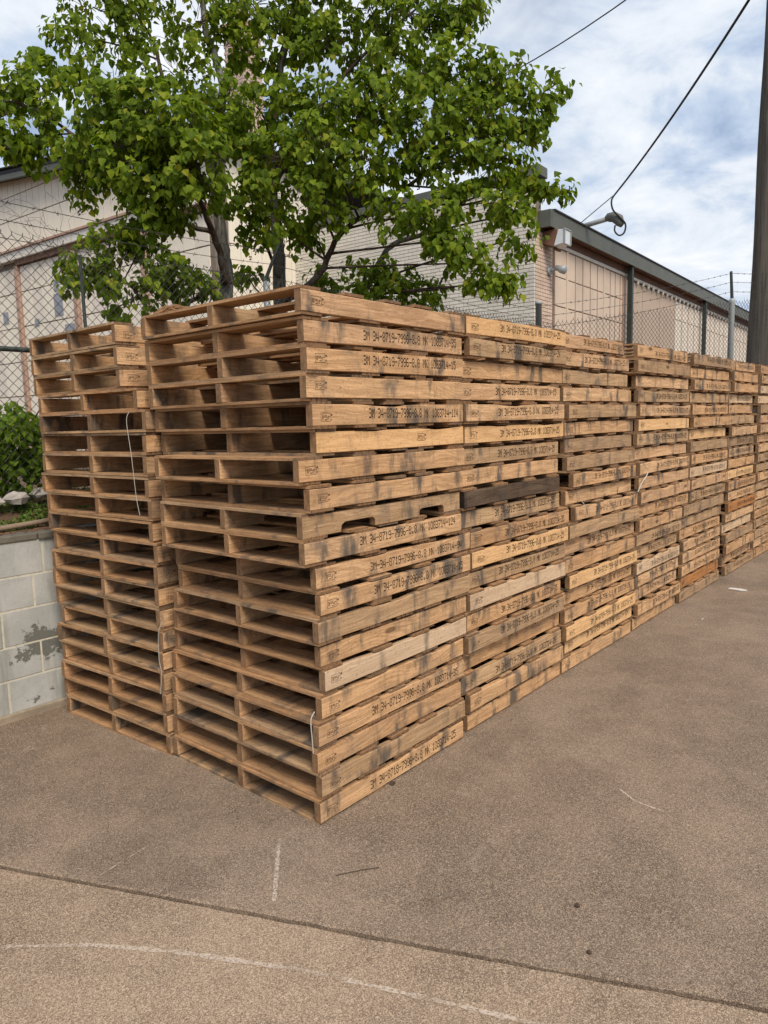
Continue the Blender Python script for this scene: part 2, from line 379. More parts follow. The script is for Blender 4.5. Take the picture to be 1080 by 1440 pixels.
# ------------------------------------------------------------------ bank of soil behind the wall, as far as the buildings
mb = MB(); NX = 60
edge = []
def wall_edge_x(y):
    if y < 7: return WX-0.2
    if y < 15: return WX-0.2+(y-7)*0.36
    return WX-0.2+8*0.36
ys = [-30, -15, -8]+[-5+0.12*i for i in range(70)]+[3.6+0.8*i for i in range(30)]+[35, 60, 120]
xo = [0, 0.06, 0.12, 0.2, 0.3, 0.42, 0.6, 0.9, 1.5, 3, 6, 12, 30, 90]
grid = []
def bank_z(d, x, y):
    return 1.10+0.19*min(1, max(0, d)/0.42)**0.8*(1 if d < 0.9 else 1)-0.10*min(1, max(0, d-0.6)/2)+0.03*mnoise.noise((x*3, y*3, 0))*min(1, d*5)
for y in ys:
    ex_ = wall_edge_x(y); row = [(ex_, y, -0.05)]
    row += [(ex_-d, y, bank_z(d, ex_-d, y)) for d in xo]
    grid.append([len(mb.v)+i for i in range(len(row))]); mb.v += [Vector(q) for q in row]
for a, b in zip(grid, grid[1:]):
    for k in range(len(a)-1): mb.f.append((a[k], b[k], b[k+1], a[k+1]))
tag(mb.build('bank', simple('mulchy_soil', (0.12, 0.075, 0.045), 0.95, 30, 0.6, 0, 0.9), smooth=True), kind='structure')

# mulch chips, creeping green cover
def leafmat(name, stops, transl=0.35, rough=0.62):
    m, g = newmat(name)
    geo = g.n('ShaderNodeNewGeometry'); ri = geo.outputs['Random Per Island']
    c = g.ramp(ri, stops)
    big = g.noise(geo.outputs['Position'], 1.6, 2, 0.5)
    c = g.mix(g.m('MULTIPLY', g.step(big, 0.35, 0.7), 0.35), c, g.mix(1.0, c, (0.62, 0.70, 0.6), 'MULTIPLY'))
    p = g.n('ShaderNodeBsdfPrincipled', {'Base Color': c, 'Roughness': rough, 'Specular IOR Level': 0.18})
    t = g.n('ShaderNodeBsdfTranslucent', {'Color': g.mix(1.0, c, (1.25, 1.3, 0.55), 'MULTIPLY')})
    mx = g.n('ShaderNodeMixShader', {0: transl, 1: p.outputs[0], 2: t.outputs[0]}); g.n('ShaderNodeOutputMaterial', {'Surface': mx.outputs[0]})
    return m
M_LEAF = leafmat('tallow_leaf', [(0.0, (0.070, 0.115, 0.009)), (0.35, (0.120, 0.185, 0.012)), (0.7, (0.18, 0.26, 0.016)), (0.93, (0.26, 0.325, 0.022)), (1.0, (0.31, 0.31, 0.03))], 0.48)
M_SHRUB = leafmat('shrub_leaf', [(0.0, (0.095, 0.165, 0.015)), (0.5, (0.155, 0.25, 0.02)), (1.0, (0.22, 0.32, 0.03))], 0.42)
M_COVER = leafmat('ground_cover_leaf', [(0.0, (0.075, 0.14, 0.025)), (0.6, (0.13, 0.21, 0.035)), (0.93, (0.14, 0.20, 0.05)), (1.0, (0.24, 0.08, 0.05))], 0.2)
def leaf(mb, p, tip, nrm, ln, wd):
    "one pointed heart-shaped leaf folded slightly along its midrib"
    t = tip.normalized(); s = t.cross(nrm)
    if s.length < 1e-4: s = t.orthogonal()
    s.normalize(); n = s.cross(t); b = len(mb.v)
    f = wd*0.18
    mb.v += [p, p+t*ln*0.30+s*wd*0.5+n*f, p+t*ln*0.62+s*wd*0.36+n*f*0.6, p+t*ln-n*ln*0.08, p+t*ln*0.62-s*wd*0.36+n*f*0.6, p+t*ln*0.30-s*wd*0.5+n*f, p+t*ln*0.5]
    mb.f += [(b, b+1, b+6), (b+1, b+2, b+6), (b+2, b+3, b+6), (b+3, b+4, b+6), (b+4, b+5, b+6), (b+5, b, b+6)]
def rv(r=rng):
    while True:
        q = Vector((r.uniform(-1, 1), r.uniform(-1, 1), r.uniform(-1, 1)))
        if 0.01 < q.length < 1: return q
mb = MB()
for i in range(15000):
    y = rng.uniform(-1.4, 1.6); d = rng.uniform(0.10, 0.62)
    if mnoise.noise((y*4, d*8, 2)) < -0.05-0.5*(d-0.16): continue
    x = WX-0.2-d+0.1; z = bank_z(d-0.1, x, y)
    leaf(mb, Vector((x, y, z+rng.uniform(0, 0.02))), Vector((rng.uniform(-1, 1), rng.uniform(-1, 1), rng.uniform(0.1, 1.1))), rv(), rng.uniform(0.016, 0.034), rng.uniform(0.010, 0.020))
tag(mb.build('ground_cover', M_COVER), 'low creeping green ground cover on the bank behind the block wall', 'ground cover', kind='stuff')
mb = MB()
for i in range(1500):
    y = rng.uniform(-1.4, 1.4); d = rng.uniform(-0.12, 0.14)
    Mx = Matrix.Translation((WX-0.2-d, y, (bank_z(d, 0, y) if d > 0 else 1.122)+0.006)) @ Matrix.Rotation(rng.uniform(0, 6.28), 4, 'Z') @ Matrix.Rotation(rng.uniform(-0.5, 0.5), 4, 'X')
    l = rng.uniform(0.008, 0.03); wd = rng.uniform(0.002, 0.006); mb.box(-l, l, -wd, wd, -0.002, 0.002, Mx)
tag(mb.build('mulch', simple('mulch_chips', (0.17, 0.095, 0.055), 0.95, 40, 0.5, 0, 0.3)), 'brown mulch and dead leaves strewn along the wall top', 'mulch', kind='stuff')
# edging log along the wall top
pts = [(-2.60, -1.2, 1.165), (-2.52, -0.6, 1.16), (-2.47, -0.25, 1.155), (-2.50, 0.05, 1.165), (-2.58, 0.4, 1.185), (-2.68, 0.8, 1.22)]
tag(MB().tube(pts, [0.014, 0.017, 0.018, 0.017, 0.016, 0.013], 7).build('fallen_branch', simple('dry_branch_bark', (0.27, 0.20, 0.14), 0.9, 50, 0.5, 0, 0.5), smooth=True), 'dry bare fallen branch lying along the top of the block wall', 'branch')
# rubble chunks at the fence foot
M_RUB = simple('broken_concrete', (0.40, 0.37, 0.33), 0.9, 25, 0.5, 0, 0.5)
rub = [(-2.70, -0.30, 0.05, 'small grey rubble chunk lying left of the pale jagged slab'), (-2.72, -0.16, 0.055, 'rounded brown rubble chunk under the fence wire'), (-2.69, -0.02, 0.062, 'largest jagged pale rubble slab at the fence foot'),
       (-2.74, 0.16, 0.06, 'flat whitish rubble chunk beside the shrub stems'), (-2.70, -0.52, 0.055, 'blocky rubble chunk at the fence beyond the small grey one'), (-2.73, 0.32, 0.05, 'tiny rubble chunk behind the pallets at the shrub foot')]
for i, (x, y, s, lb) in enumerate(rub):
    r2 = random.Random(40+i); mb = MB(); n = 7
    for k, (zz, f) in enumerate(((-0.5, 0.8), (0.1, 1.1), (0.55, 0.75), (0.8, 0.25))):
        for j in range(n):
            th = 6.283*j/n; q = f*r2.uniform(0.7, 1.15); mb.v.append(Vector((math.cos(th)*q*s, math.sin(th)*q*s*1.3, (zz+r2.uniform(-0.15, 0.15))*s*0.9)))
    for k in range(3):
        for j in range(n): mb.f.append((k*n+j, k*n+(j+1) % n, (k+1)*n+(j+1) % n, (k+1)*n+j))
    mb.f.append(tuple(3*n+j for j in range(n)))
    o = mb.build('rubble_chunk', M_RUB); o.location = (x, y, bank_z(0.42, x, y)+s*0.3); tag(o, lb, 'rubble', 'rubble along the fence foot')

# ------------------------------------------------------------------ chain link fences
def chain(mb, P0, P1, z0a, z0b, z1a, z1b, wd, rad=0.0028):
    P0 = Vector(P0); P1 = Vector(P1); L = (P1-P0).length; t = (P1-P0)/L; nn = Vector((-t.y, t.x)); n = int(2*L/wd)
    hs = wd/2
    for i in range(n):
        s = (i+0.5)*wd/2; u = s/L
        za = z0a+(z0b-z0a)*u; zb = z1a+(z1b-z1a)*u
        k = int((zb-za)/hs); pts = []
        for j in range(k+1):
            ds = (0.25 if (j+i) % 2 else -0.25)*wd
            bow = 0.012*mnoise.noise(((s+ds)*1.3, (za+j*hs)*1.3, 4))
            q = P0+t*(s+ds)+nn*(bow+(0.0022 if j % 2 else -0.0022)); pts.append((q.x, q.y, za+j*hs))
        # twisted top end
        q = pts[-1]; pts.append((q[0]+t.x*0.004, q[1]+t.y*0.004, q[2]+0.022))
        mb.tube(pts, rad, 3, False)
def barbed(P, name, parent, r=0.0026):
    "P: list of points; a sagging twisted strand with four-point barbs"
    P = [Vector(q) for q in P]; mb = MB(); pts = []
    for a, b in zip(P, P[1:]):
        n = max(2, int((b-a).length/0.15))
        for k in range(n):
            q = a.lerp(b, k/n); f = k/n; q.z -= 0.05*4*f*(1-f)*min(1, (b-a).length/3); pts.append(q)
    pts.append(P[-1]); mb.tube(pts, r, 4, False)
    for i in range(1, len(pts)-1):
        for h in range(2):
            dirq = rv(); q = pts[i]+(pts[i+1]-pts[i])*0.08*h
            mb.tube([q-dirq.normalized()*0.016, q+dirq.normalized()*0.016], r*0.8, 3, False)
    return mb.build(name, M_WIRE, parent)
FX = -2.70
fa = tag(empty('chain_link_fence', (FX, 0, 1.2)), 'chain link fence with barbed wire standing on the bank behind the block wall', 'fence')
def L_(o, root):  # keep world-space geometry under a moved root
    o.matrix_parent_inverse = Matrix.Translation(-root.location); return o
mb = MB(); chain(mb, (FX, -3.0), (FX, 7.0), 1.22, 1.22, 2.955, 3.05, 0.0665)
L_(tag(mb.build('wire_mesh', M_WIRE, fa), kind='stuff'), fa)
for y, top, arm in ((-1.2, 2.96, True), (2.22, 2.97, True), (4.6, 3.0, True)):
    L_(MB().tube([(FX-0.03, y, 1.0), (FX-0.03, y, top-0.01), (FX-0.03, y, top)], [0.028, 0.028, 0.02], 10).build('post', M_GALV, fa, smooth=True), fa)
    L_(MB().tube([(FX-0.03, y, top-0.02), (FX-0.025, y, top+0.03), (FX+0.09, y+0.06, top+0.30)], [0.026, 0.016, 0.012], 6).build('barb_arm', M_DARKST, fa), fa)
L_(MB().tube([(FX-0.025, 0.56, 1.0), (FX-0.025, 0.55, 2.93)], 0.012, 8).build('line_post', M_DARKST, fa, smooth=True), fa)
L_(MB().tube([(FX-0.03, -3.0, 2.275), (FX-0.03, 6.97, 2.26)], 0.017, 8).build('rail', M_DARKST, fa, smooth=True), fa)
for k in range(3):
    f = 0.25+0.33*k
    x = FX-0.03+0.12*f; z = 2.97+0.30*f-0.045
    L_(barbed([(x, -3, z), (x, -1.2, z), (x+0.0, 2.22, z), (x, 4.6, z+0.03), (FX, 6.96, 2.96+0.12*k)], 'barbed_wire', fa), fa)
PA = Vector((-2.70, 7.0)); PB = Vector((-1.30, 10.9)); PC = Vector((-0.50, 13.13))
fb = tag(empty('chain_link_fence', (PA.x, PA.y, 1.2)), 'chain link fence climbing from the round-capped corner post towards the utility pole', 'fence')
L_(MB().tube([(PA.x, PA.y, 0.9), (PA.x, PA.y, 3.26), (PA.x, PA.y, 3.262), (PA.x, PA.y, 3.295), (PA.x, PA.y, 3.31)], [0.042, 0.042, 0.05, 0.048, 0.02], 12).build('corner_post', M_GALV, fb, smooth=True), fb)
L_(MB().tube([(PB.x, PB.y, 0.9), (PB.x, PB.y, 3.52), (PB.x, PB.y, 3.56), (PB.x, PB.y, 3.59)], [0.045, 0.045, 0.055, 0.03], 12).build('post', M_GALV, fb, smooth=True), fb)
L_(MB().tube([(PB.x, PB.y, 3.55), (PB.x-0.03, PB.y+0.0, 4.02)], [0.03, 0.024], 6).build('barb_arm', M_DARKST, fb), fb)
mb = MB(); chain(mb, PA, PB, 1.1, 1.1, 3.02, 3.56, 0.080, 0.0033); chain(mb, PB, PC, 1.1, 1.2, 3.56, 3.80, 0.080, 0.0033)
L_(tag(mb.build('wire_mesh', M_WIRE, fb), kind='stuff'), fb)
for k in range(3):
    z0 = (2.95, 3.10, 3.24)[k]; z1 = (3.70, 3.85, 3.99)[k]
    L_(barbed([(PA.x, PA.y, z0), (PB.x-0.02, PB.y, z1), (PC.x, PC.y, z1+0.25)], 'barbed_wire', fb, 0.0036), fb)
# dry vine tangled in the wires
mb = MB(); r3 = random.Random(12)
for i in range(34):
    q = Vector((FX+r3.uniform(-0.05, 0.12), r3.uniform(-0.35, 0.62), r3.uniform(2.80, 3.18))); d = rv(r3); pts = [q]
    for k in range(9):
        d = (d+rv(r3)*0.9+Vector((0, 0, -0.15))).normalized(); d.x *= 0.3; q = q+d*0.045; pts.append(q)
    mb.tube(pts, 0.0011, 3, False)
tag(mb.build('dry_vine', simple('dry_vine_stem', (0.09, 0.06, 0.045), 0.9)), 'dry bare vine tangled in the barbed wire beside the gabled shed', 'vine')

# ------------------------------------------------------------------ buildings
BT = R(3.5); B0 = Vector((-4.55, 10.28, 0))
M_CREAM = simple('cream_panel', (0.64, 0.52, 0.41), 0.7, 25, 0.18, 0, 0.08)
M_TAN = simple('tan_panel', (0.46, 0.36, 0.28), 0.7, 25, 0.2, 0, 0.08)
M_PALE = simple('pale_panel', (0.70, 0.63, 0.54), 0.7, 25, 0.18, 0, 0.08)
M_SIDE = simple('painted_siding', (0.78, 0.715, 0.595), 0.75, 25, 0.2, 0, 0.08)
M_PINK = simple('pink_trim', (0.42, 0.28, 0.21), 0.75, 30, 0.3, 0, 0.1)
M_TRIMW = simple('off_white_trim', (0.70, 0.665, 0.59), 0.7, 30, 0.25, 0, 0.1)
M_BROWN = simple('brown_soffit', (0.16, 0.085, 0.055), 0.8, 30, 0.4, 0, 0.2)
M_FASC = simple('grey_green_fascia', (0.12, 0.125, 0.105), 0.55, 20, 0.3, 0.2, 0.05)
M_ROOF = simple('dark_roofing', (0.05, 0.052, 0.055), 0.9, 50, 0.5, 0, 0.6)
def brickmat(name, colr):
    m, g = newmat(name)
    pos = g.n('ShaderNodeNewGeometry'); rnd = g.n('ShaderNodeObjectInfo').outputs['Random']; ri = pos.outputs['Random Per Island']; P = pos.outputs['Position']
    v = g.m('FRACT', g.m('ADD', rnd, ri))
    c = g.mix(v, tuple(x*0.88 for x in colr), tuple(min(1, x*1.06) for x in colr))
    c = g.mix(g.m('MULTIPLY', g.step(g.noise(P, 1.5, 5, 0.6), 0.5, 0.75), 0.25), c, tuple(x*0.6 for x in colr))
    c = g.mix(g.m('MULTIPLY', g.step(g.noise(P, 40, 4, 0.6), 0.55, 0.8), 0.3), c, tuple(x*0.55 for x in colr))
    finish(g, c, 0.8, g.noise(P, 70, 4, 0.6), 0.3, 0.004)
    return m
M_BRICKW = brickmat('painted_brick', (0.66, 0.625, 0.545)); M_BRICKP = brickmat('pink_brick', (0.60, 0.46, 0.36)); M_BRICKR = brickmat('salmon_brick', (0.45, 0.25, 0.165))
M_JOINT = simple('dark_joint', (0.20, 0.165, 0.135), 0.95, 30, 0.3, 0, 0.2)  # dark brown mortar and backing that shows between bricks and panels
wh = tag(empty('brick_warehouse', B0, BT), 'long cream warehouse with painted brick end wall and grey-green eave', 'building')
fwall = MB().box(-6.6, -0.012, 0.0, 0.3, 0.9, 6.08).build('end_wall', M_JOINT, wh)
swall = MB().box(-0.3, -0.014, 0.3, 34, 0.9, 5.22).build('side_wall', M_JOINT, wh)
BL, BH, GP = 0.205, 0.0577, 0.010
bm_full = MB().box(-BL/2, BL/2, -0.012, 0.04, 0, BH).mesh('brick')
bm_half = MB().box(-BL/4+GP/4, BL/4-GP/4, -0.012, 0.04, 0, BH).mesh('brick')
sm_full = MB().box(-0.05, 0.0, -BL/2, BL/2, 0, BH).mesh('brick'); sm_half = MB().box(-0.05, 0.0, -BL/4+GP/4, BL/4-GP/4, 0, BH).mesh('brick')
rest = MB(); nb = 0
rows = int((6.06-0.9)/(BH+GP))
for k in range(rows):
    z = 0.9+k*(BH+GP); x = 0.0-(0 if k % 2 else BL/2+GP/2)
    if k % 2 == 0: cells = [(0.0-BL/4+GP/4-0.0, True)]; x = -(BL/2-GP/2)-GP
    else: cells = []; x = 0.0
    while x > -6.4:
        cells.append((x-BL/2, False)); x -= BL+GP
    for cx, half in cells:
        if cx > -1.75 and 3.72 < z < 5.75 and nb < 205:
            obj('brick', bm_half if half else bm_full, M_BRICKW, fwall, (cx, rng.uniform(-0.0015, 0.0015), z)); nb += 1
        else:
            h = BL/4-GP/4 if half else BL/2; rest.box(cx-h, cx+h, -0.012, 0.04, z, z+BH)
tag(rest.build('brickwork', M_BRICKW, fwall), kind='stuff')
pier = MB().box(-0.3, -0.013, 0.042, 0.84, 0.9, 5.22).build('brick_pier', M_JOINT, wh)
rest = MB()
for k in range(int((5.2-0.9)/(BH+GP))):
    z = 0.9+k*(BH+GP); y = 0.050; cells = []
    if k % 2 == 0: cells.append((y+BL/4, True)); y += BL/2+GP/2
    while y+BL < 0.86: cells.append((y+BL/2, False)); y += BL+GP
    if y+BL/2-GP < 0.86: cells.append((y+BL/4-GP/4, True))
    for cy, half in cells:
        if z > 3.75: obj('brick', sm_half if half else sm_full, M_BRICKP, pier, (rng.uniform(-0.0015, 0.0015), cy, z))
        else:
            h = BL/4-GP/4 if half else BL/2; rest.box(-0.05, 0, cy-h, cy+h, z, z+BH)
tag(rest.build('brickwork', M_BRICKP, pier), kind='stuff')
# parapet end and its metal coping
MB().box(-0.42, 0.10, -0.05, 0.34, 6.09, 6.27).build('coping', M_FASC, wh, bevel=0.008)
MB().box(-6.7, -0.425, -0.045, 0.335, 6.09, 6.26).build('coping', M_FASC, wh, bevel=0.008)
MB().box(-0.3, -0.015, 0.06, 0.3, 5.23, 6.085).build('parapet_return', M_BRICKP, wh)
# side wall panels with battens
byl = [0.90, 1.495, 1.934, 2.336, 2.755, 3.171, 3.56, 3.965, 4.29, 4.627, 4.823]
zl = [1.0, 3.33, 3.905, 4.46, 5.0]
for a, b in zip(byl, byl[1:]):
    for za, zb in zip(zl, zl[1:]):
        MB().box(-0.03, rng.uniform(-0.003, 0.001), a+0.016, b-0.016, za+0.012, zb-0.012).build('wall_panel', M_CREAM, wh)
for i, y in enumerate(byl):
    wdt = 0.035 if i in (1, 6, 10) else 0.014
    MB().box(-0.03, 0.022 if i in (1, 6, 10) else 0.008, y-wdt, y+wdt, 1.0, 5.0).build('batten', M_CREAM if i in (1, 6) else M_PINK, wh)
tl = [4.87, 6.33, 7.8, 9.3]
for a, b in zip(tl, tl[1:]): MB().box(-0.03, rng.uniform(-0.004, 0.0), a, b-0.03, 1.0, 4.96).build('wall_panel', M_TAN, wh)
y = 9.32
while y < 32:
    for za, zb in ((1.0, 3.4), (3.42, 4.42), (4.44, 4.93)):
        MB().box(-0.03, rng.uniform(-0.003, 0.001), y, y+0.62, za, zb).build('wall_panel', M_PALE, wh)
    MB().box(-0.03, 0.02, y+0.63, y+0.67, 1.0, 4.93).build('batten', M_CREAM, wh)
    y += 0.68
MB().box(-0.03, 0.03, 0.87, 33.8, 5.005, 5.07).build('header_trim', M_TRIMW, wh, bevel=0.004)
for i in range(40): MB().box(0.031, 0.06, 4.9+i*0.42, 4.98+i*0.42, 4.93, 5.03).build('trim_block', M_TRIMW, wh)
MB().box(-0.02, 0.035, 0.87, 33.8, 5.075, 5.215).build('frieze_board', M_BROWN, wh)
MB().box(-0.01, 0.235, 0.16, 33.8, 5.225, 5.25).build('soffit', M_BROWN, wh)
fj = [0.15, 0.22, 1.85, 2.75, 3.45, 5.2, 6.6, 8.4, 10.1, 12.2, 14.4, 17, 20, 24, 29, 33.8]
for a, b in zip(fj, fj[1:]): MB().box(0.215, 0.245, a+0.003, b-0.003, 5.20, 5.50).build('fascia_panel', M_FASC, wh)
MB().box(-0.005, 0.213, 0.15, 0.18, 5.20, 5.50).build('fascia_return', M_FASC, wh)
mb = MB(); mb.prism([(0.27, 5.503), (0.27, 5.53), (-6.6, 6.0), (-6.6, 5.96)], lambda a, b: (a, 0.31, b), lambda a, b: (a, 34, b)); mb.build('roof', M_ROOF, wh)
for y in (4.92, 12.0, 19.5): MB().box(0.09, 0.205, y-0.055, y+0.055, 1.0, 5.222).build('eave_column', M_DARKST, wh, bevel=0.006)
def bl(x, y, z): return (Matrix.Translation(B0) @ Matrix.Rotation(BT, 4, 'Z')) @ Vector((x, y, z))

# wall pack floodlight
fl = tag(empty('floodlight', bl(0, 0.50, 5.04), BT), 'brown box floodlight with glass front under the grey-green eave', 'floodlight'); fl.scale = (0.85, 0.9, 0.85)
M_BRONZE = simple('bronze_housing', (0.20, 0.105, 0.065), 0.5, 40, 0.3, 0.2, 0.05)
mb = MB(); mb.prism([(0.003, -0.10), (0.24, -0.19), (0.34, 0.16), (0.30, 0.19), (0.003, 0.15)], lambda a, b: (a, 0.17, b), lambda a, b: (a, -0.17, b)); mb.build('housing', M_BRONZE, fl, bevel=0.012)
m, g = newmat('frosted_lens')
finish(g, (0.62, 0.66, 0.68), 0.25, None, spec=0.6); M_LENS = m
mb = MB(); mb.prism([(0.248, -0.185), (0.49, -0.15), (0.50, 0.14), (0.348, 0.155)], lambda a, b: (a, 0.155, b), lambda a, b: (a, -0.155, b)); mb.build('lens', M_LENS, fl, bevel=0.012)
mb = MB(); mb.box(0.47, 0.515, -0.165, 0.165, 0.138, 0.162); mb.box(0.475, 0.51, -0.165, 0.165, -0.17, -0.15); mb.box(0.485, 0.52, -0.167, -0.15, -0.149, 0.137); mb.box(0.485, 0.52, 0.15, 0.167, -0.149, 0.137); mb.build('lens_frame', M_GALV, fl)
MB().tube([(0.20, 0, -0.19), (0.27, 0, -0.24), (0.34, 0.02, -0.27)], [0.03, 0.03, 0.022], 8).build('photocell', M_BRONZE, fl, smooth=True)
# small bullet spotlight
sp_ = tag(empty('spotlight', bl(0, 0.62, 4.50), BT), 'small grey bullet spotlight on the brick pier below the floodlight', 'spotlight')
M_SPOT = simple('grey_cast_lamp', (0.38, 0.42, 0.43), 0.45, 40, 0.3, 0.2, 0.05)
MB().tube([(0.002, 0, 0), (0.03, 0, 0), (0.05, 0, 0)], [0.085, 0.085, 0.05], 16).build('base', M_SPOT, sp_, smooth=True)
MB().tube([(0.04, 0, 0), (0.10, 0, 0.01), (0.16, 0, 0.03)], [0.03, 0.026, 0.026], 8).build('knuckle', M_SPOT, sp_, smooth=True)
MB().tube([(0.13, 0, 0.05), (0.16, 0, 0.045), (0.22, 0, 0.02), (0.24, 0, 0.01), (0.33, 0, -0.02), (0.34, 0, -0.023)], [0.03, 0.052, 0.055, 0.07, 0.082, 0.07], 14).build('lamp_head', M_SPOT, sp_, smooth=True)
# service mast with weatherhead
ms = tag(empty('service_mast', bl(0.1, 1.85, 5.55), BT), 'grey service pipe with drooping weatherhead above the warehouse roof edge', 'service mast')
MB().tube([(-0.25, 0, -0.06), (0.3, 0.0, 0.0), (0.62, 0.0, 0.035)], 0.048, 12).build('pipe', M_GALV, ms, smooth=True)
MB().tube([(0.56, 0, 0.03), (0.60, 0, 0.05), (0.70, 0, 0.05), (0.80, 0, -0.02), (0.84, 0, -0.12), (0.82, 0, -0.16)], [0.055, 0.085, 0.10, 0.105, 0.08, 0.04], 12).build('weatherhead', simple('grey_weatherhead', (0.14, 0.15, 0.14), 0.6), ms, smooth=True)
M_CABLE = simple('black_cable', (0.02, 0.02, 0.02), 0.6)
hd = bl(0.9, 1.85, 5.45); DH = (hd-CAM).dot(fw)
tip = at(865, 273, DH)
far = at(1062, -14, 8.5)
c_pts = [at(x_, y_, DH-0.12) for x_, y_ in ((865, 317), (864.5, 325), (870.6, 331), (877.7, 327), (879.5, 315), (872, 306), (862, 295), (860, 282))]+[tip]
sm = []
for i in range(len(c_pts)-1):
    p0 = c_pts[max(i-1, 0)]; p1 = c_pts[i]; p2 = c_pts[i+1]; p3 = c_pts[min(i+2, len(c_pts)-1)]
    for k in range(6):
        t = k/6; sm.append(0.5*((2*p1)+(p2-p0)*t+(2*p0-5*p1+4*p2-p3)*t*t+(3*p1-p0-3*p2+p3)*t**3))
sm.append(tip)
run = [tip.lerp(far, k/14)-Vector((0, 0, 0.09*4*(k/14)*(1-k/14))) for k in range(1, 15)]
oc = tag(empty('service_cable', tip), 'thick black service cable looping out of the weatherhead and rising past the pole', 'cable')
L_(MB().tube(sm+run, 0.017, 6).build('conductor', M_CABLE, oc, smooth=True), oc)
L_(MB().tube([bl(0.2, 1.7, 5.56), tip.lerp(bl(0.2, 1.7, 5.56), 0.3), tip], 0.009, 5).build('guy_wire', M_WIRE, oc), oc)
a, b = at(560, 165, 19), at(905, -18, 12)
tag(MB().tube([a.lerp(b, k/12)-Vector((0, 0, 0.3*4*(k/12)*(1-k/12))) for k in range(13)], 0.012, 5).build('overhead_cable', M_CABLE, smooth=True), 'thin single overhead cable running out of the tree crown', 'cable')

# gabled shed on the left
A0 = Vector((-11.72, 3.817, 0))
SK = 1.54
sh = tag(empty('gabled_shed', (CAM.x+(A0.x-CAM.x)*SK, CAM.y+(A0.y-CAM.y)*SK, CAM.z*(1-SK)), BT), 'beige panel-sided shed with pink door frames and low gable behind the fence', 'building')
sh.scale = (SK, SK, SK)
def rz_(x): return 6.10-0.107*x
mb = MB(); mb.prism([(-9, 0.9), (5.75, 0.9), (5.75, rz_(5.75)-0.02), (-9, rz_(-9)-0.02)], lambda a, b: (a, 0.02, b), lambda a, b: (a, 0.25, b)); mb.build('gable_wall', M_JOINT, sh)
MB().box(5.5, 5.745, 0.26, 1.9, 0.9, 5.4).build('side_wall', M_JOINT, sh)
for i in range(8):
    for za, zb in ((0.95, 3.0), (3.01, 4.2), (4.21, 5.38)): MB().box(5.746, 5.762+rng.uniform(0, 0.003), 0.27+i*0.2, 0.463+i*0.2, za, zb-0.006).build('siding_panel', M_SIDE, sh)
x = -8.9
while x < 5.7:
    stp_ = 0.20 if x > -2 else 0.6; x2 = min(x+stp_-0.003, 5.75)
    for za, zb in ((4.85, 5.36), (5.37, 5.75)):
        if zb < rz_(x2): MB().box(x+0.004, x2-0.004, rng.uniform(-0.003, 0.0), 0.018, za+0.004, zb-0.004).build('siding_panel', M_SIDE, sh)
        elif za < rz_(x2)-0.05: MB().prism([(x+0.004, za+0.004), (x2-0.004, za+0.004), (x2-0.004, rz_(x2)-0.03), (x+0.004, rz_(x)-0.03)], lambda a, b: (a, -0.002, b), lambda a, b: (a, 0.018, b)).build('siding_panel', M_SIDE, sh)
    if rz_(x2)-0.03 > 5.80: MB().prism([(x+0.004, 5.76), (x2-0.004, 5.76), (x2-0.004, rz_(x2)-0.03), (x+0.004, rz_(x)-0.03)], lambda a, b: (a, -0.002, b), lambda a, b: (a, 0.018, b)).build('siding_panel', M_SIDE, sh)
    x += stp_
MB().box(-9, 5.7, -0.10, 0.018, 4.67, 4.81).build('header_trim', M_TRIMW, sh, bevel=0.01)
MB().box(-9, 5.7, -0.13, 0.018, 4.812, 4.845).build('drip_edge', M_PINK, sh)
MB().box(0.66, 5.7, -0.06, 0.018, 4.585, 4.667).build('door_track', M_BROWN, sh)
fx = [-4.9, -3.07, -1.23, 0.62, 2.43, 4.25]
for xx in fx: MB().box(xx-0.055, xx+0.055, -0.055, 0.018, 0.95, 4.58).build('door_frame', M_PINK, sh, bevel=0.006)
for a, b in zip(fx, fx[1:]+[5.72]):
    n = 5; wd_ = (b-a-0.12)/n
    for k in range(n):
        for za, zb in ((1.0, 2.35), (2.36, 2.95), (2.96, 3.55), (3.56, 4.14), (4.15, 4.57)):
            MB().box(a+0.06+k*wd_+0.005, a+0.06+(k+1)*wd_-0.005, rng.uniform(-0.004, 0.002), 0.018, za+0.004, zb-0.004).build('door_panel', M_SIDE if (k+int(za)) % 4 else M_PALE, sh)
M_PATCH = simple('grey_blue_patch', (0.28, 0.30, 0.33), 0.7)
for x0, x1, z0, z1 in ((1.72, 1.98, 3.62, 3.98), (2.0, 2.28, 3.18, 3.46), (-0.02, 0.16, 3.66, 3.86), (1.06, 1.2, 3.52, 3.64), (1.75, 1.9, 4.02, 4.2)):
    MB().box(x0, x1, -0.012, -0.0045, z0, z1).build('patch', M_PATCH, sh)
mb = MB(); mb.prism([(-9, rz_(-9)), (6.0, rz_(6.0)), (6.0, rz_(6.0)+0.05), (-9, rz_(-9)+0.05)], lambda a, b: (a, -0.25, b), lambda a, b: (a, 5, b)); rf = mb.build('roof', M_ROOF, sh)
mb = MB(); mb.prism([(-9, rz_(-9)-0.09), (6.0, rz_(6.0)-0.09), (6.0, rz_(6.0)-0.003), (-9, rz_(-9)-0.003)], lambda a, b: (a, -0.24, b), lambda a, b: (a, -0.18, b)); mb.build('rake_board', M_FASC, sh)
shg = MB().box(-0.14, 0.14, -0.02, 0.16, 0, 0.016).mesh('shingle')
x = -3.0
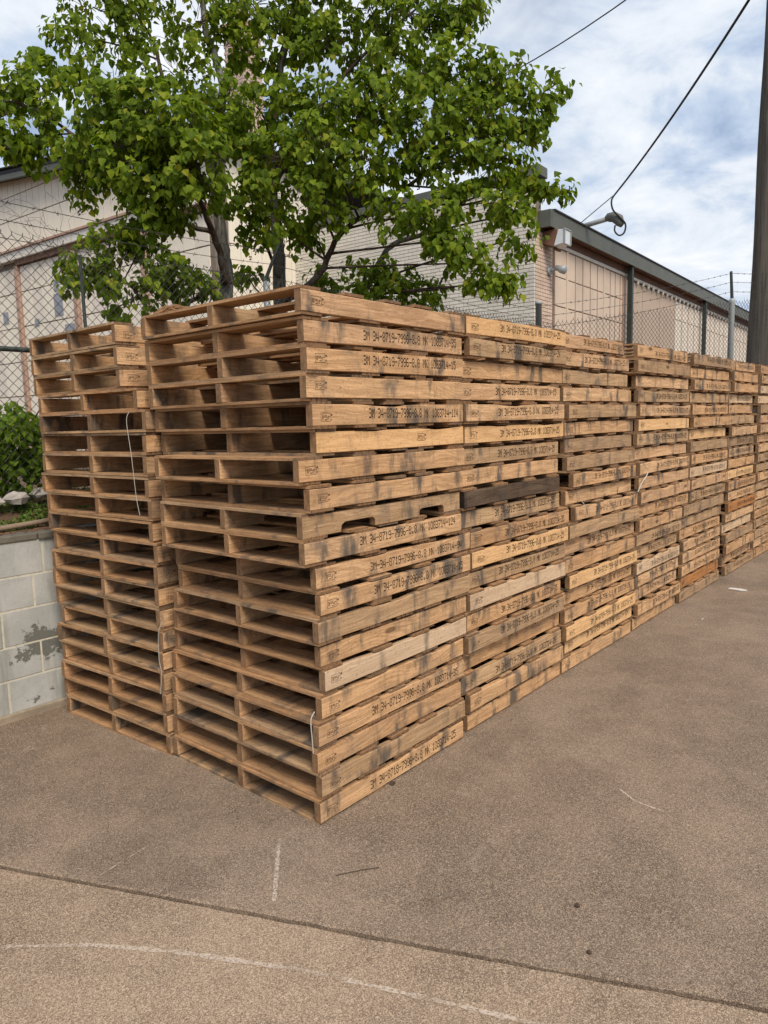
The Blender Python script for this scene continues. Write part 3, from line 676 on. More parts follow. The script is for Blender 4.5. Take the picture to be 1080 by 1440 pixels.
while x < 5.9:
    for r_ in range(2):
        o = obj('shingle', shg, M_ROOF, rf, (x+r_*0.14, -0.27+r_*0.15+rng.uniform(-0.01, 0.01), rz_(x)+0.052+0.014*(1-r_)+rng.uniform(0, 0.012))); o.rotation_euler = (R(3), math.atan(0.107)+rng.uniform(-0.03, 0.05), rng.uniform(-0.03, 0.03))
    x += 0.285
# brick chimney rising behind the tree
cb = at(347, 200, 16)
ch = tag(empty('brick_chimney', (cb.x, cb.y, 1.0), BT), 'tall narrow salmon brick chimney seen through the tree crown', 'chimney')
TOPZ = 10.35
MB().box(-0.27, 0.27, -0.27, 0.27, 0, TOPZ-1.0-0.18).build('core', M_JOINT, ch)
mb = MB()
for k in range(int((TOPZ-1.2)/0.068)):
    z = k*0.068; o_ = (k % 2)*0.105
    for sgn in (-1, 1):
        for j in range(3):
            x0 = -0.285+j*0.19+(0.06 if k % 2 else 0); x1 = min(x0+0.18, 0.284)
            mb.box(x0, x1, sgn*0.285-0.02*(1 if sgn > 0 else 0), sgn*0.285+0.02*(1 if sgn < 0 else 0), z, z+0.058)
            mb.box(sgn*0.287-0.02*(1 if sgn > 0 else 0), sgn*0.287+0.02*(1 if sgn < 0 else 0), x0+0.025, min(x1, 0.26), z, z+0.058)
tag(mb.build('brickwork', brickmat('pale_chimney_brick', (0.55, 0.42, 0.35)), ch), kind='stuff')
MB().box(-0.31, 0.31, -0.31, 0.31, TOPZ-1.18, TOPZ-1.05).build('crown', M_BRICKR, ch, bevel=0.01)
MB().tube([(0, 0, TOPZ-1.05), (0, 0, TOPZ-0.75)], [0.17, 0.14], 12).build('flue_pot', M_BRICKR, ch)

# utility pole
pb = at(1066, 510, 13.2)
up_ = tag(empty('utility_pole', (pb.x, pb.y, 0)), 'thick grey weathered timber utility pole beside the fence post with barb arm', 'pole')
m, g = newmat('weathered_pole_timber')
co = g.n('ShaderNodeTexCoord').outputs['Object']
a = g.noise(g.scale(co, 30, 30, 0.9), 1.0, 6, 0.65, 0.4); b_ = g.noise(g.scale(co, 6, 6, 1.2), 1.0, 4, 0.6)
c = g.mix(g.step(a, 0.35, 0.7), (0.115, 0.105, 0.088), (0.045, 0.042, 0.036)); c = g.mix(g.m('MULTIPLY', g.step(b_, 0.5, 0.75), 0.4), c, (0.17, 0.15, 0.12))
finish(g, c, 0.9, a, 0.8, 0.02, spec=0.1)
pp = MB(); pts = [(0.012*z+0.01*math.sin(z*1.7)-0.03, 0, z) for z in [0.4*i for i in range(31)]]
pp.tube(pts, [0.205-0.0045*q[2] for q in pts], 20).build('shaft', m, up_, smooth=True)

# ------------------------------------------------------------------ trees
def bark(name, c1, c2):
    m, g = newmat(name)
    co = g.n('ShaderNodeTexCoord').outputs['Object']
    a = g.noise(g.scale(co, 26, 26, 5), 1.0, 6, 0.65, 0.6); b_ = g.noise(co, 6, 4, 0.6)
    c = g.mix(g.step(a, 0.38, 0.62), c1, c2); c = g.mix(g.m('MULTIPLY', g.step(b_, 0.5, 0.7), 0.5), c, (0.19, 0.19, 0.165))
    finish(g, c, 0.9, a, 0.9, 0.02, spec=0.1); return m
M_BARK = bark('grey_bark', (0.085, 0.08, 0.068), (0.20, 0.195, 0.175)); M_TWIG = bark('brown_twig_bark', (0.045, 0.032, 0.024), (0.095, 0.065, 0.05))
def curve(pts, n=6):
    pts = [Vector(q) for q in pts]; out = []
    for i in range(len(pts)-1):
        p0 = pts[max(i-1, 0)]; p1 = pts[i]; p2 = pts[i+1]; p3 = pts[min(i+2, len(pts)-1)]
        for k in range(n):
            t = k/n; out.append(0.5*((2*p1)+(p2-p0)*t+(2*p0-5*p1+4*p2-p3)*t*t+(3*p1-p0-3*p2+p3)*t**3))
    return out+[pts[-1]]
def taper(n, a, b): return [a+(b-a)*i/(n-1) for i in range(n)]
def make_tree(name, label, stems, lobes, seed, dens=1.0):
    r = random.Random(seed); base = Vector(stems[0][0][0]); root = tag(empty(name, (base.x, base.y, base.z)), label, 'tree', 'trees behind the fence')
    skel = []
    for i, (pts, ra, rb, mat) in enumerate(stems):
        c = curve(pts); c = [q+rv(r)*0.012 for q in c]; rad = taper(len(c), ra, rb)
        L_(MB().tube(c, rad, 9).build('trunk' if i == 0 else 'branch', mat, root, smooth=True), root)
        skel += [(q, rr_) for q, rr_ in zip(c, rad)]
    leaves = MB(); twigs = MB(); pods = MB()
    for (px_, py_, D, rp) in lobes:
        cen = at(px_, py_, D); rad = rp*D/FPX
        # limb from the nearest lower stem point to the lobe
        cand = [(q, rr_) for q, rr_ in skel if q.z < cen.z+0.15] or skel
        q0, rr0 = min(cand, key=lambda e: (e[0]-cen).length+0.4*abs(e[0].z-cen.z+0.5))
        mid = q0.lerp(cen, 0.5)+Vector((0, 0, 0.02*(cen-q0).length))+rv(r)*0.07
        c = curve([q0, mid, cen], 6); L_(MB().tube(c, taper(len(c), min(rr0*0.6, 0.013), 0.006), 5).build('branch', M_TWIG, root, smooth=True), root)
        ncl = max(6, int(dens*1.45e-2*rp*rp*(0.62 if D > 6.75 and px_ < 330 else 1.0)))
        for _ in range(ncl):
            d = rv(r).normalized(); f = r.random()**0.42
            ctr = cen+Vector((d.x*rad, d.y*rad, d.z*rad*0.82))*f
            st = cen.lerp(ctr, 0.25)+Vector((0, 0, -0.03))
            tw = curve([st, st.lerp(ctr, 0.55)+rv(r)*0.05, ctr], 3); twigs.tube(tw, taper(len(tw), 0.0038, 0.0015), 3, False)
            out = (ctr-cen).normalized()
            for k in range(r.randint(10, 16)):
                p = ctr+rv(r)*0.085+out*0.02
                tipd = Vector((r.uniform(-0.6, 0.6), r.uniform(-0.6, 0.6), -1.0+r.uniform(-0.3, 0.75)))+out*0.35
                nn = out*0.8+rv(r)*0.65+Vector((0.25, -0.2, 0.55)); ln = r.uniform(0.050, 0.086)
                leaf(leaves, p, tipd, nn, ln, ln*r.uniform(0.72, 0.92))
            if r.random() < 0.16:
                pts = [ctr, ctr+rv(r)*0.06+Vector((0, 0, -0.05)), ctr+rv(r)*0.1+Vector((0, 0, -0.12))]; twigs.tube(pts, 0.0012, 3, False)
                for k in range(4):
                    q = pts[-1]+rv(r)*0.02; pods.box(-0.005, 0.005, -0.005, 0.005, -0.005, 0.005, Matrix.Translation(q) @ Matrix.Rotation(r.uniform(0, 3), 4, rv(r)))
    L_(tag(leaves.build('crown', M_LEAF, root), kind='stuff'), root)
    L_(tag(twigs.build('twigs', M_TWIG, root), kind='stuff'), root)
    L_(tag(pods.build('seed_pods', M_TWIG, root), kind='stuff'), root)
    return root
T1 = at(318, 398, 6.95); T2 = at(393, 398, 7.3); g1 = Vector((T1.x-0.05, T1.y-0.02, 1.15)); g2 = Vector((T2.x+0.02, T2.y, 1.15))
make_tree('tallow_tree', 'green broadleaf tree with forked grey trunk spreading over the shed roof',
    [([g1, g1.lerp(T1, 0.5)+Vector((0.03, 0, 0)), T1, at(311, 330, 6.95), at(300, 230, 7.0), at(312, 120, 7.0), at(285, 20, 7.1), at(280, -150, 7.2)], 0.085, 0.02, M_BARK),
     ([at(322, 400, 6.85), at(300, 330, 6.7), at(275, 270, 6.4), at(243, 215, 6.3), at(225, 195, 6.2)], 0.035, 0.010, M_TWIG),
     ([at(305, 250, 7.0), at(240, 140, 7.0), at(215, 60, 7.1), at(180, 0, 7.1)], 0.028, 0.008, M_TWIG),
     ([at(310, 330, 6.95), at(230, 300, 6.7), at(130, 210, 6.5), at(50, 155, 6.5), at(0, 140, 6.5)], 0.026, 0.007, M_TWIG),
     ([at(318, 395, 6.9), at(230, 440, 6.5), at(180, 400, 6.3), at(150, 380, 6.2)], 0.022, 0.006, M_TWIG)],
    [(210, -90, 7.0, 50), (280, -75, 7.1, 55), (300, -140, 7.2, 45), (150, -50, 7.0, 40), (15, 130, 6.6, 38), (55, 125, 6.6, 40), (20, 205, 6.5, 42), (-25, 170, 6.5, 50), (90, 100, 6.8, 40), (75, 190, 6.5, 45), (110, 55, 6.9, 45), (130, 10, 7.0, 50), (160, 110, 6.8, 50), (190, 50, 7.0, 55), (200, -20, 7.0, 60),
     (160, 160, 6.2, 60), (215, 170, 6.0, 62), (130, 215, 6.3, 50), (185, 225, 6.0, 60), (255, 190, 5.9, 60), (270, 240, 6.0, 62), (225, 275, 6.1, 50), (120, 255, 6.4, 30), (250, 100, 6.9, 55), (275, 30, 7.0, 55),
     (300, 150, 6.7, 55), (155, 345, 6.1, 32), (190, 330, 6.2, 30), (110, 375, 6.1, 30), (140, 385, 6.1, 30), (185, 350, 6.2, 26), (100, 395, 6.0, 16), (240, 385, 6.3, 34), (205, 405, 6.3, 32), (275, 400, 6.5, 30), (170, 430, 6.3, 20), (50, 85, 6.8, 18), (230, 310, 6.3, 30)], 21)
make_tree('tallow_tree', 'green broadleaf tree with crown reaching towards the brick warehouse corner',
    [([g2, g2.lerp(T2, 0.5), T2, at(390, 330, 7.3), at(380, 220, 7.3), at(390, 110, 7.3), at(412, 20, 7.3), at(430, -160, 7.3)], 0.085, 0.02, M_BARK),
     ([at(398, 425, 7.2), at(450, 385, 6.9), at(478, 330, 6.8), at(540, 285, 6.8), at(610, 235, 6.8), at(700, 180, 6.8)], 0.036, 0.009, M_TWIG),
     ([at(405, 430, 7.4), at(500, 420, 7.5), at(545, 350, 7.5), at(600, 325, 7.5), at(670, 260, 7.4), at(730, 240, 7.2)], 0.042, 0.010, M_BARK),
     ([at(385, 260, 7.3), at(450, 150, 7.1), at(520, 70, 7.0), at(600, 0, 7.0)], 0.030, 0.008, M_TWIG),
     ([at(392, 390, 7.2), at(370, 330, 7.1), at(350, 270, 7.0)], 0.02, 0.006, M_TWIG)],
    [(360, -75, 7.2, 55), (440, -85, 7.2, 60), (520, -70, 7.1, 55), (590, -50, 7.0, 45), (400, -140, 7.3, 50), (480, -150, 7.2, 45), (335, 60, 7.2, 45), (350, 0, 7.2, 55), (400, 60, 7.1, 50), (430, 0, 7.1, 55), (470, 60, 7.0, 52), (520, 10, 7.0, 50), (545, 75, 6.9, 50), (590, 35, 6.9, 50), (640, 25, 6.9, 40), (668, 8, 6.9, 22), (610, 100, 6.7, 55), (665, 110, 6.7, 45),
     (705, 105, 6.7, 38), (740, 130, 6.7, 34), (782, 118, 6.7, 20), (772, 145, 6.7, 20), (715, 165, 6.6, 48), (748, 185, 6.6, 22), (660, 180, 6.5, 55), (600, 170, 6.5, 55), (540, 150, 6.5, 58), (480, 140, 6.6, 55), (420, 150, 6.8, 52), (360, 150, 7.0, 50), (340, 210, 6.7, 50),
     (400, 220, 6.6, 55), (455, 205, 6.4, 55), (510, 230, 6.4, 50), (440, 275, 6.5, 42), (375, 265, 6.6, 40), (338, 288, 6.6, 32), (395, 308, 6.6, 28), (430, 330, 6.8, 26), (350, 335, 6.8, 20), (560, 225, 6.6, 45), (625, 235, 6.5, 42), (690, 230, 6.5, 40), (725, 225, 6.5, 25), (760, 262, 6.5, 16), (785, 266, 6.5, 14), (735, 262, 6.5, 15),
     (470, 305, 6.6, 24), (560, 300, 6.3, 40), (610, 310, 6.2, 42), (640, 335, 6.2, 36), (650, 285, 6.4, 30), (700, 285, 6.4, 32), (735, 300, 6.4, 22), (730, 335, 6.4, 24), (660, 370, 6.3, 32), (695, 395, 6.3, 30), (720, 400, 6.3, 18),
     (560, 405, 7.2, 38), (600, 415, 7.2, 30), (510, 400, 7.2, 38), (465, 395, 7.3, 30), (350, 392, 7.1, 22), (540, 385, 7.3, 26)], 22)
# shrub against the left end of the fence
r = random.Random(31); lv = MB(); root = tag(empty('leafy_shrub', (-3.05, 0.05, 1.2)), 'bright green leafy shrub growing against the fence above the rubble', 'shrub')
for k in range(7):
    q = Vector((-3.05+r.uniform(-0.1, 0.1), 0.1+r.uniform(-0.3, 0.3), 1.2)); c = curve([q, q+Vector((0.0, r.uniform(-0.1, 0.1), 0.35)), q+Vector((r.uniform(-0.1, 0.2), r.uniform(-0.25, 0.25), 0.75))], 4)
    L_(MB().tube(c, taper(len(c), 0.010, 0.004), 5).build('stem', M_TWIG, root, smooth=True), root)
for i in range(330):
    d = rv(r).normalized()*r.random()**0.4; ctr = Vector((-3.02+d.x*0.26, -0.05+d.y*0.62, 1.63+d.z*0.36-0.10*abs(d.y)))
    for k in range(r.randint(6, 10)):
        ln = r.uniform(0.04, 0.075); leaf(lv, ctr+rv(r)*0.09, Vector((r.uniform(-0.4, 0.9), r.uniform(-0.6, 0.6), -0.7+r.uniform(-0.3, 0.8))), rv(r)+Vector((0.4, -0.2, 0.6)), ln, ln*0.8)
L_(tag(lv.build('foliage', M_SHRUB, root), kind='stuff'), root)

# ------------------------------------------------------------------ pallets
PW, PL, SH, BT_ = 1.08, 1.13, 0.089, 0.0125     # width (x), length (y), stringer height, board thickness
PITCH_Z = SH+2*BT_+0.001
def stringer_mesh(v):
    r = random.Random(100+v); mb = MB(); n = 14; hw = 0.0175
    for i in range(n+1):
        y = -PL/2+PL*i/n
        bow = 0.0035*math.sin(v*1.9)*(1-(2*y/PL)**2); zt = bow+SH/2-(0.003 if v in (2, 4) else 0)-(max(0, mnoise.noise((y*3.1+v*7, v, 0.5))-0.33)*0.03 if v % 2 else 0)+0.0012*mnoise.noise((y*9, v*3, 1)); zb = bow-SH/2+0.0012*mnoise.noise((y*9, v*3, 5))
        w0 = 0.0009*mnoise.noise((y*7, v, 9))
        c = 0.0022
        ring = [(hw-c, zb), (hw, zb+c), (hw, zt-c), (hw-c, zt), (-hw+c+w0, zt), (-hw+w0, zt-c), (-hw+w0, zb+c), (-hw+c+w0, zb)]
        mb.v += [Vector((x, y, z)) for x, z in ring]
    for i in range(n):
        for k in range(8):
            a = i*8+k; b = i*8+(k+1) % 8; mb.f.append((a, a+8, b+8, b))
    mb.f.append(tuple(range(8))); mb.f.append(tuple(n*8+k for k in reversed(range(8))))
    return mb.mesh('stringer')
SM = [stringer_mesh(v) for v in range(6)]
mb = MB(); h = SH/2
def Fy(q): return -PL/2+PL*q
poly = [(Fy(0), -h), (Fy(0.20), -h), (Fy(0.205), -h+0.03), (Fy(0.225), -h+0.042), (Fy(0.385), -h+0.042), (Fy(0.40), -h+0.03), (Fy(0.40), -h), (Fy(0.69), -h), (Fy(0.695), -h+0.03), (Fy(0.71), -h+0.040), (Fy(0.86), -h+0.040), (Fy(0.872), -h+0.03), (Fy(0.875), -h), (Fy(1), -h), (Fy(1), h), (Fy(0), h)]
mb.prism(poly, lambda a, b: (-0.0175, a, b), lambda a, b: (0.0175, a, b)); SM_NOTCH = mb.mesh('stringer')
def board_mesh(v, wd):
    "board along x with saw kerfs in its ends on some variants"
    r = random.Random(200+v); out = []; nk = 0 if v % 3 == 2 else r.choice((2, 3, 3))
    def endpts(x, sgn):
        e = []
        ysn = [-wd/2+wd*(i+1)/(nk+1) for i in range(nk)]
        for yk in ysn:
            k = r.uniform(0.0022, 0.004); d = r.uniform(0.012, 0.022)
            e += [(x, yk-k), (x-sgn*d, yk-k*0.7), (x-sgn*d, yk+k*0.7), (x, yk+k)]
        return e
    jx = r.uniform(0, 0.006)
    right = [(PW/2-jx, -wd/2)]+endpts(PW/2-jx, 1)+[(PW/2-jx, wd/2)]
    left = [(-PW/2+jx, -wd/2)]+endpts(-PW/2+jx, -1)+[(-PW/2+jx, wd/2)]
    topedge = [(PW/2-PW*i/6, wd/2+r.uniform(-0.002, 0.002)) for i in range(1, 6)]
    botedge = [(-PW/2+PW*i/6, -wd/2+r.uniform(-0.002, 0.002)) for i in range(1, 6)]
    poly = right+topedge+list(reversed(left))+botedge
    mb = MB(); mb.prism(poly, lambda a, b: (a, b, 0), lambda a, b: (a, b, BT_)); me = mb.mesh('deck_board'); return me
BMW = [0.125, 0.135, 0.115, 0.14, 0.12, 0.13]
BMESH = [board_mesh(v, BMW[v]) for v in range(6)]
# stencil lettering, five by seven cells
FONT = {'0': '01110 10001 10001 10001 10001 10001 01110', '1': '00100 01100 00100 00100 00100 00100 01110', '2': '01110 10001 00001 00110 01000 10000 11111', '3': '11110 00001 00001 01110 00001 00001 11110',
        '4': '00010 10010 10010 10010 11111 00010 00010', '5': '11111 10000 11110 00001 00001 10001 01110', '6': '01110 10000 10000 11110 10001 10001 01110', '7': '11111 00001 00010 00100 00100 01000 01000',
        '8': '01110 10001 10001 01110 10001 10001 01110', '9': '01110 10001 10001 01111 00001 00001 01110', '-': '00000 00000 00000 11111 00000 00000 00000', '.': '00000 00000 00000 00000 00000 01100 01100',
        'M': '10001 11011 10101 10101 10001 10001 10001', 'K': '10001 10010 10100 11000 10100 10010 10001', ' ': '00000 '*7}
TEXTM = {}
def text_mesh(s):
    if s in TEXTM: return TEXTM[s]
    mb = MB(); cw, chh, pw, ph = 0.0218, 0.042, 0.0039, 0.042/7
    for i, chx in enumerate(s):
        rowsx = FONT[chx].split()
        for cx in range(5):
            k = 0
            while k < 7:
                if rowsx[k][cx] == '1':
                    e = k
                    while e < 7 and rowsx[e][cx] == '1': e += 1
                    y0 = i*cw+cx*pw+0.0001; y1 = y0+pw-0.0002; z1 = chh/2-k*ph; z0 = chh/2-e*ph
                    if k > 0 and e < 7 and e-k == 1: z0 += 0.0006; z1 -= 0.0006
                    mb.quad((0, y0, z0), (0, y1, z0), (0, y1, z1), (0, y0, z1)); k = e
                else: k += 1
    me = mb.mesh('lettering'); me.materials.append(M_INK); TEXTM[s] = me; return me
def stamp_mesh(v):
    r = random.Random(300+v); mb = MB(); W_, H_ = 0.058, 0.036; t = 0.0017
    def q(y0, y1, z0, z1): mb.quad((0, y0, z0), (0, y1, z0), (0, y1, z1), (0, y0, z1))
    q(0, W_, 0, t); q(0, W_, H_-t, H_); q(0, t, t+0.0002, H_-t-0.0002); q(W_-t, W_, t+0.0002, H_-t-0.0002)
    for a in (0.007, 0.011, 0.015): q(a, a+0.002, 0.008, 0.028)
    q(0.021, 0.040, 0.017, 0.0195); q(0.021, 0.023, 0.0198, 0.028); q(0.038, 0.040, 0.006, 0.0167)
    q(0.025, 0.036, 0.006, 0.009); q(0.026, 0.035, 0.023, 0.026); q(0.044, 0.052, 0.020, 0.023); q(0.044, 0.047, 0.008, 0.0195)
    q(W_+0.003, W_+0.012, H_-0.012, H_-0.004); q(W_+0.004, W_+0.010, 0.006, 0.011)
    me = mb.mesh('heat_stamp'); me.materials.append(M_INK2); return me
STAMP = [stamp_mesh(v) for v in range(2)]
PRE = '3M 34-8719-7996-8.8 MK 1083714-'
def pallet(x0, x1, y0, y1, z, k, tone='h', text=None, stamp=0.02, label='', group='', rz=0, notched=False, pre=PRE, parts_full=True):
    "x0..x1, y0..y1 plan rectangle; right-hand stringer faces +x and carries the marks"
    sx = (x1-x0)/PW; sy = (y1-y0)/PL
    root = empty('wooden_pallet', ((x0+x1)/2, (y0+y1)/2, z), rz); root.scale = (sx, sy, 1)
    tag(root, label, 'pallet', group)
    root.rotation_euler = (rng.uniform(-0.0035, 0.0035), rng.uniform(-0.003, 0.003), rz)
    tones = [rng.choice('hhhhg'), rng.choice('hhhhgg'), tone]
    for i, xs in enumerate((-PW/2+0.0175, rng.uniform(-0.02, 0.02), PW/2-0.0175)):
        me = SM[rng.randrange(6)]
        if notched: me = SM_NOTCH
        o = obj('stringer', me, MS[tones[i]], root, (xs, 0, BT_+SH/2))
        if i == 2:
            if text:
                s = pre+text
                tx = obj('lettering', text_mesh(s), M_INK, o, (0.0175+0.0007, Fy(0.31)+rng.uniform(-0.025, 0.02), rng.uniform(-0.005, 0.012))); tx.rotation_euler = (rng.uniform(-0.012, 0.012), 0, 0)
                tx.scale = (1, min(1.0, 0.98*(Fy(0.975)-tx.location.y)/(len(s)*0.0218)), rng.uniform(0.94, 1.04))
            if stamp is not None:
                st = obj('heat_stamp', STAMP[rng.randrange(2)], M_INK2, o, (0.0175+0.0007, Fy(stamp)+0.012+rng.uniform(0, 0.02), -0.02+rng.uniform(-0.006, 0.008))); st.rotation_euler = (rng.uniform(-0.05, 0.05), 0, 0)
    for lvl in (0, 1):
        cen = [0.062, 0.36, 0.66, 0.938] if lvl else [0.062, 0.34, 0.68, 0.938]
        if rng.random() < 0.3: cen = [0.062, 0.30, 0.50, 0.71, 0.938]
        for j, cf in enumerate(cen):
            v = rng.randrange(6)
            edge_ = j in (0, len(cen)-1)
            yy = Fy(cf)+(0 if edge_ else rng.uniform(-0.025, 0.025))
            if j == 0: yy = -PL/2+BMW[v]/2+rng.uniform(0, 0.004)
            if j == len(cen)-1: yy = PL/2-BMW[v]/2-rng.uniform(0, 0.004)
            o = obj('deck_board' if lvl else 'bottom_board', BMESH[v], MBD[1 if rng.random() < 0.28 else 0], root, (rng.uniform(-0.003, 0.001), yy, (BT_+SH+0.0003) if lvl else -0.0003))
            o.rotation_euler = (0, 0, rng.uniform(-0.004, 0.004))
    return root

S1x = [-1.16, -1.169, -1.154, -1.144, -1.15, -1.15, -1.05, -1.075, -1.05, -1.045, -1.04, -1.036, -1.059, -1.107, -1.14, -1.134, -1.099, -1.083, -1.112, -1.109]
S1y = [(.011, 1.175), (.032, 1.163), (.026, 1.144), (.02, 1.135), (.05, 1.146), (.081, 1.171), (-.03, 1.17), (.016, 1.139), (-.015, 1.13), (-.017, 1.13), (.052, 1.226), (.059, 1.203), (.036, 1.19), (.06, 1.18), (.076, 1.169), (.053, 1.142), (.021, 1.133), (.011, 1.105), (.023, 1.132), (.013, 1.119)]
YS = {2: [(1.19, 2.33), (1.21, 2.33), (1.16, 2.35), (1.15, 2.3), (1.16, 2.3), (1.185, 2.33), (1.185, 2.29), (1.16, 2.26), (1.145, 2.25), (1.145, 2.3), (1.24, 2.42), (1.24, 2.39), (1.21, 2.38), (1.2, 2.33), (1.18, 2.29), (1.16, 2.31), (1.15, 2.34), (1.13, 2.32), (1.19, 2.32), (1.19, 2.32)],
      3: [(2.35, 3.37), (2.35, 3.44), (2.37, 3.45), (2.38, 3.52), (2.41, 3.56), (2.39, 3.56), (2.41, 3.56), (2.37, 3.54), (2.43, 3.53), (2.41, 3.54), (2.49, 3.6), (2.41, 3.62), (2.4, 3.61), (2.35, 3.55), (2.4, 3.6), (2.37, 3.59), (2.37, 3.59), (2.36, 3.58), (2.41, 3.6), (2.35, 3.54)],
      4: [(3.58, 4.75), (3.53, 4.76), (3.58, 4.8), (3.6, 4.8), (3.65, 4.84), (3.65, 4.85), (3.6, 4.83), (3.59, 4.84), (3.63, 4.83), (3.63, 4.83), (3.64, 4.84), (3.64, 4.86), (3.64, 4.67), (3.6, 4.67), (3.63, 4.65), (3.61, 4.64), (3.62, 4.65), (3.62, 4.65), (3.63, 4.65), (3.61, 4.62)],
      5: [(4.89, 6.12), (4.89, 6.12), (4.93, 6.10), (4.9, 6.13), (4.97, 6.12), (4.92, 6.1), (4.95, 6.09), (4.9, 6.09), (4.91, 6.08), (4.89, 6.07), (4.9, 6.06), (4.91, 6.04), (4.73, 6.0), (4.75, 6.0), (4.75, 5.98), (4.81, 5.98), (4.81, 5.97), (4.76, 5.95), (4.77, 5.93), (4.71, 5.92)],
      6: [(6.18, 7.16), (6.19, 7.18), (6.2, 7.17), (6.2, 7.15), (6.19, 7.15), (6.17, 7.16), (6.18, 7.16), (6.16, 7.17), (6.17, 7.18), (6.16, 7.19), (6.15, 7.2), (6.12, 7.2), (6.14, 7.22), (6.12, 7.23), (6.1, 7.24), (6.09, 7.24), (6.1, 7.24), (6.12, 7.25), (6.13, 7.27), (6.13, 7.28)]}
for s in (7, 8):
    YS[s] = []
    for k in range(20):
        o_ = 0.05*math.sin(k*0.5+s); YS[s].append((7.33+(s-7)*1.18+o_*0.6+rng.uniform(0, 0.02), 8.43+(s-7)*1.18+o_*0.6+rng.uniform(-0.02, 0.02)))
TX = {1: [None, '35', '15', None, '114', None, None, None, None, '124', '94', '15', None, None, None, None, '35', None, None, '25'],
      2: ['25', '24', None, '15', '25', '25', '35', None, None, '25', '35', '25', '25', None, '35', '25', None, '25', None, None],
      3: ['15', '15', None, None, None, None, None, None, '25', None, '24', None, '25', None, '24', '25', '24', '25', '114', None],
      4: ['15', None, None, '25', '35', None, '25', None, '15', None, None, '25', None, '35', '25', '15', '24', '25', '35', None],
      5: ['25', None, '15', None, '25', None, None, None, '25', '15', None, '24', None, None, '25', '35', '25', '15', None, None]}
for s in (6, 7, 8): TX[s] = [rng.choice((None, None, '25', '15', '35', '24')) for _ in range(20)]
TN = {1: 'hhhhhbhhghhhghphhhgh', 2: 'bghhhbghdghbgphghghh', 3: 'hhghghgghhhghhbhhbbh', 4: 'hghghbghhhhhhggphhhh', 5: 'ghhghhbghphggghhhhog', 6: 'hhhphghgghbhhohpghhg', 7: 'hgppghghhgghghghgghh', 8: 'hghhgghghhghhghghhgh'}
WORD = {'h': 'honey-coloured', 'g': 'grey-weathered', 'p': 'pale', 'b': 'yellowish', 'd': 'blackened', 'o': 'orange-brown'}
STK = ['', 'open-ended corner', 'second', 'third', 'fourth', 'fifth', 'sixth', 'seventh', 'eighth']
for s in range(1, 9):
    for k in range(20):
        z = (19-k)*PITCH_Z
        y0, y1 = S1y[k] if s == 1 else YS[s][k]
        if s == 1: x0, x1 = S1x[k], 0.0+rng.uniform(-0.012, 0.010)
        else:
            o_ = rng.uniform(-0.04, 0.016); x0, x1 = -1.09+o_+rng.uniform(-0.02, 0.02), o_
        text, tone = TX[s][k], TN[s][k]
        notch = (s == 1 and k == 8)
        place = 'of the open-ended corner stack' if s == 1 else 'of the %s stack from the open row end' % STK[s]
        desc = ('notched ' if notch else '')+('stencilled ' if text else '')+WORD[tone]
        pos = '%s from top' % ORD[k] if 0 < k < 19 else ORD[k]
        pre = PRE
        if s == 1 and k == 10: pre = '3M-34-8719-7996-8.8 MK 1083714-'
        if s == 1 and k == 19: pre = '3M 34-8718-7996-8.8 MK 1083714-'
        stp = 0.02 if rng.random() < 0.75 else None
        if s == 1: stp = {0: 0.02, 5: 0.62, 8: None, 9: None, 12: None}.get(k, 0.02)
        if s == 1 and k == 1: stp = None
        pallet(x0, x1, y0, y1, z, k, tone, text, stp, '%s wooden pallet, %s %s' % (desc, pos, place), 'pallets stacked in the long row', 0 if s == 1 else rng.uniform(-0.006, 0.006), notch, pre)
# stack against the block wall
for k in range(20):
    z = (19-k)*PITCH_Z
    if k < 3: xr, wd_, rz, yf = (-1.39, -1.385, -1.375)[k], 1.0, 0.0+rng.uniform(-0.01, 0.01), 0.0
    elif k == 3: xr, wd_, rz, yf = -1.22, 1.08, 0.01, 0.0
    else: xr, wd_, rz, yf = -1.125+rng.uniform(-0.02, 0.012)-(0.03 if k < 10 else 0), 1.035+rng.uniform(-0.02, 0.02), R(3.2)+rng.uniform(-0.012, 0.012), 0.0
    if 6 <= k <= 12: xr += 0.0
    yl = 1.12
    # rotate about the right front corner
    cx, cy = -wd_/2, yl/2
    X = xr+cx*math.cos(rz)-cy*math.sin(rz); Y = yf+cx*math.sin(rz)+cy*math.cos(rz)
    p_ = pallet(X-wd_/2, X+wd_/2, Y-yl/2, Y+yl/2, z, k, 'hhhhghghghhghhhhghhg'[k], None, 0.02, 'wooden pallet, %s%s of the stack against the block wall' % (ORD[k], ' from top' if 0 < k < 19 else ''), 'pallets stacked against the block wall', rz)

# splintered board end on the topmost corner pallet
mb = MB(); r = random.Random(77)
for i in range(9):
    a = Vector((-1.10+r.uniform(-0.05, 0.05), 0.05+r.uniform(-0.02, 0.06), 2.302+r.uniform(0, 0.01))); b = a+Vector((r.uniform(0.1, 0.28), r.uniform(-0.05, 0.03), r.uniform(-0.005, 0.03)))
    mid = a.lerp(b, 0.5)+Vector((0, 0, r.uniform(0.0, 0.03))); mb.tube([a, mid, b], [0.004, 0.007, 0.001], 4)
tag(mb.build('splintered_board', MBD[0]), 'broken splintered board end lying on top of the corner stack', 'splinters')

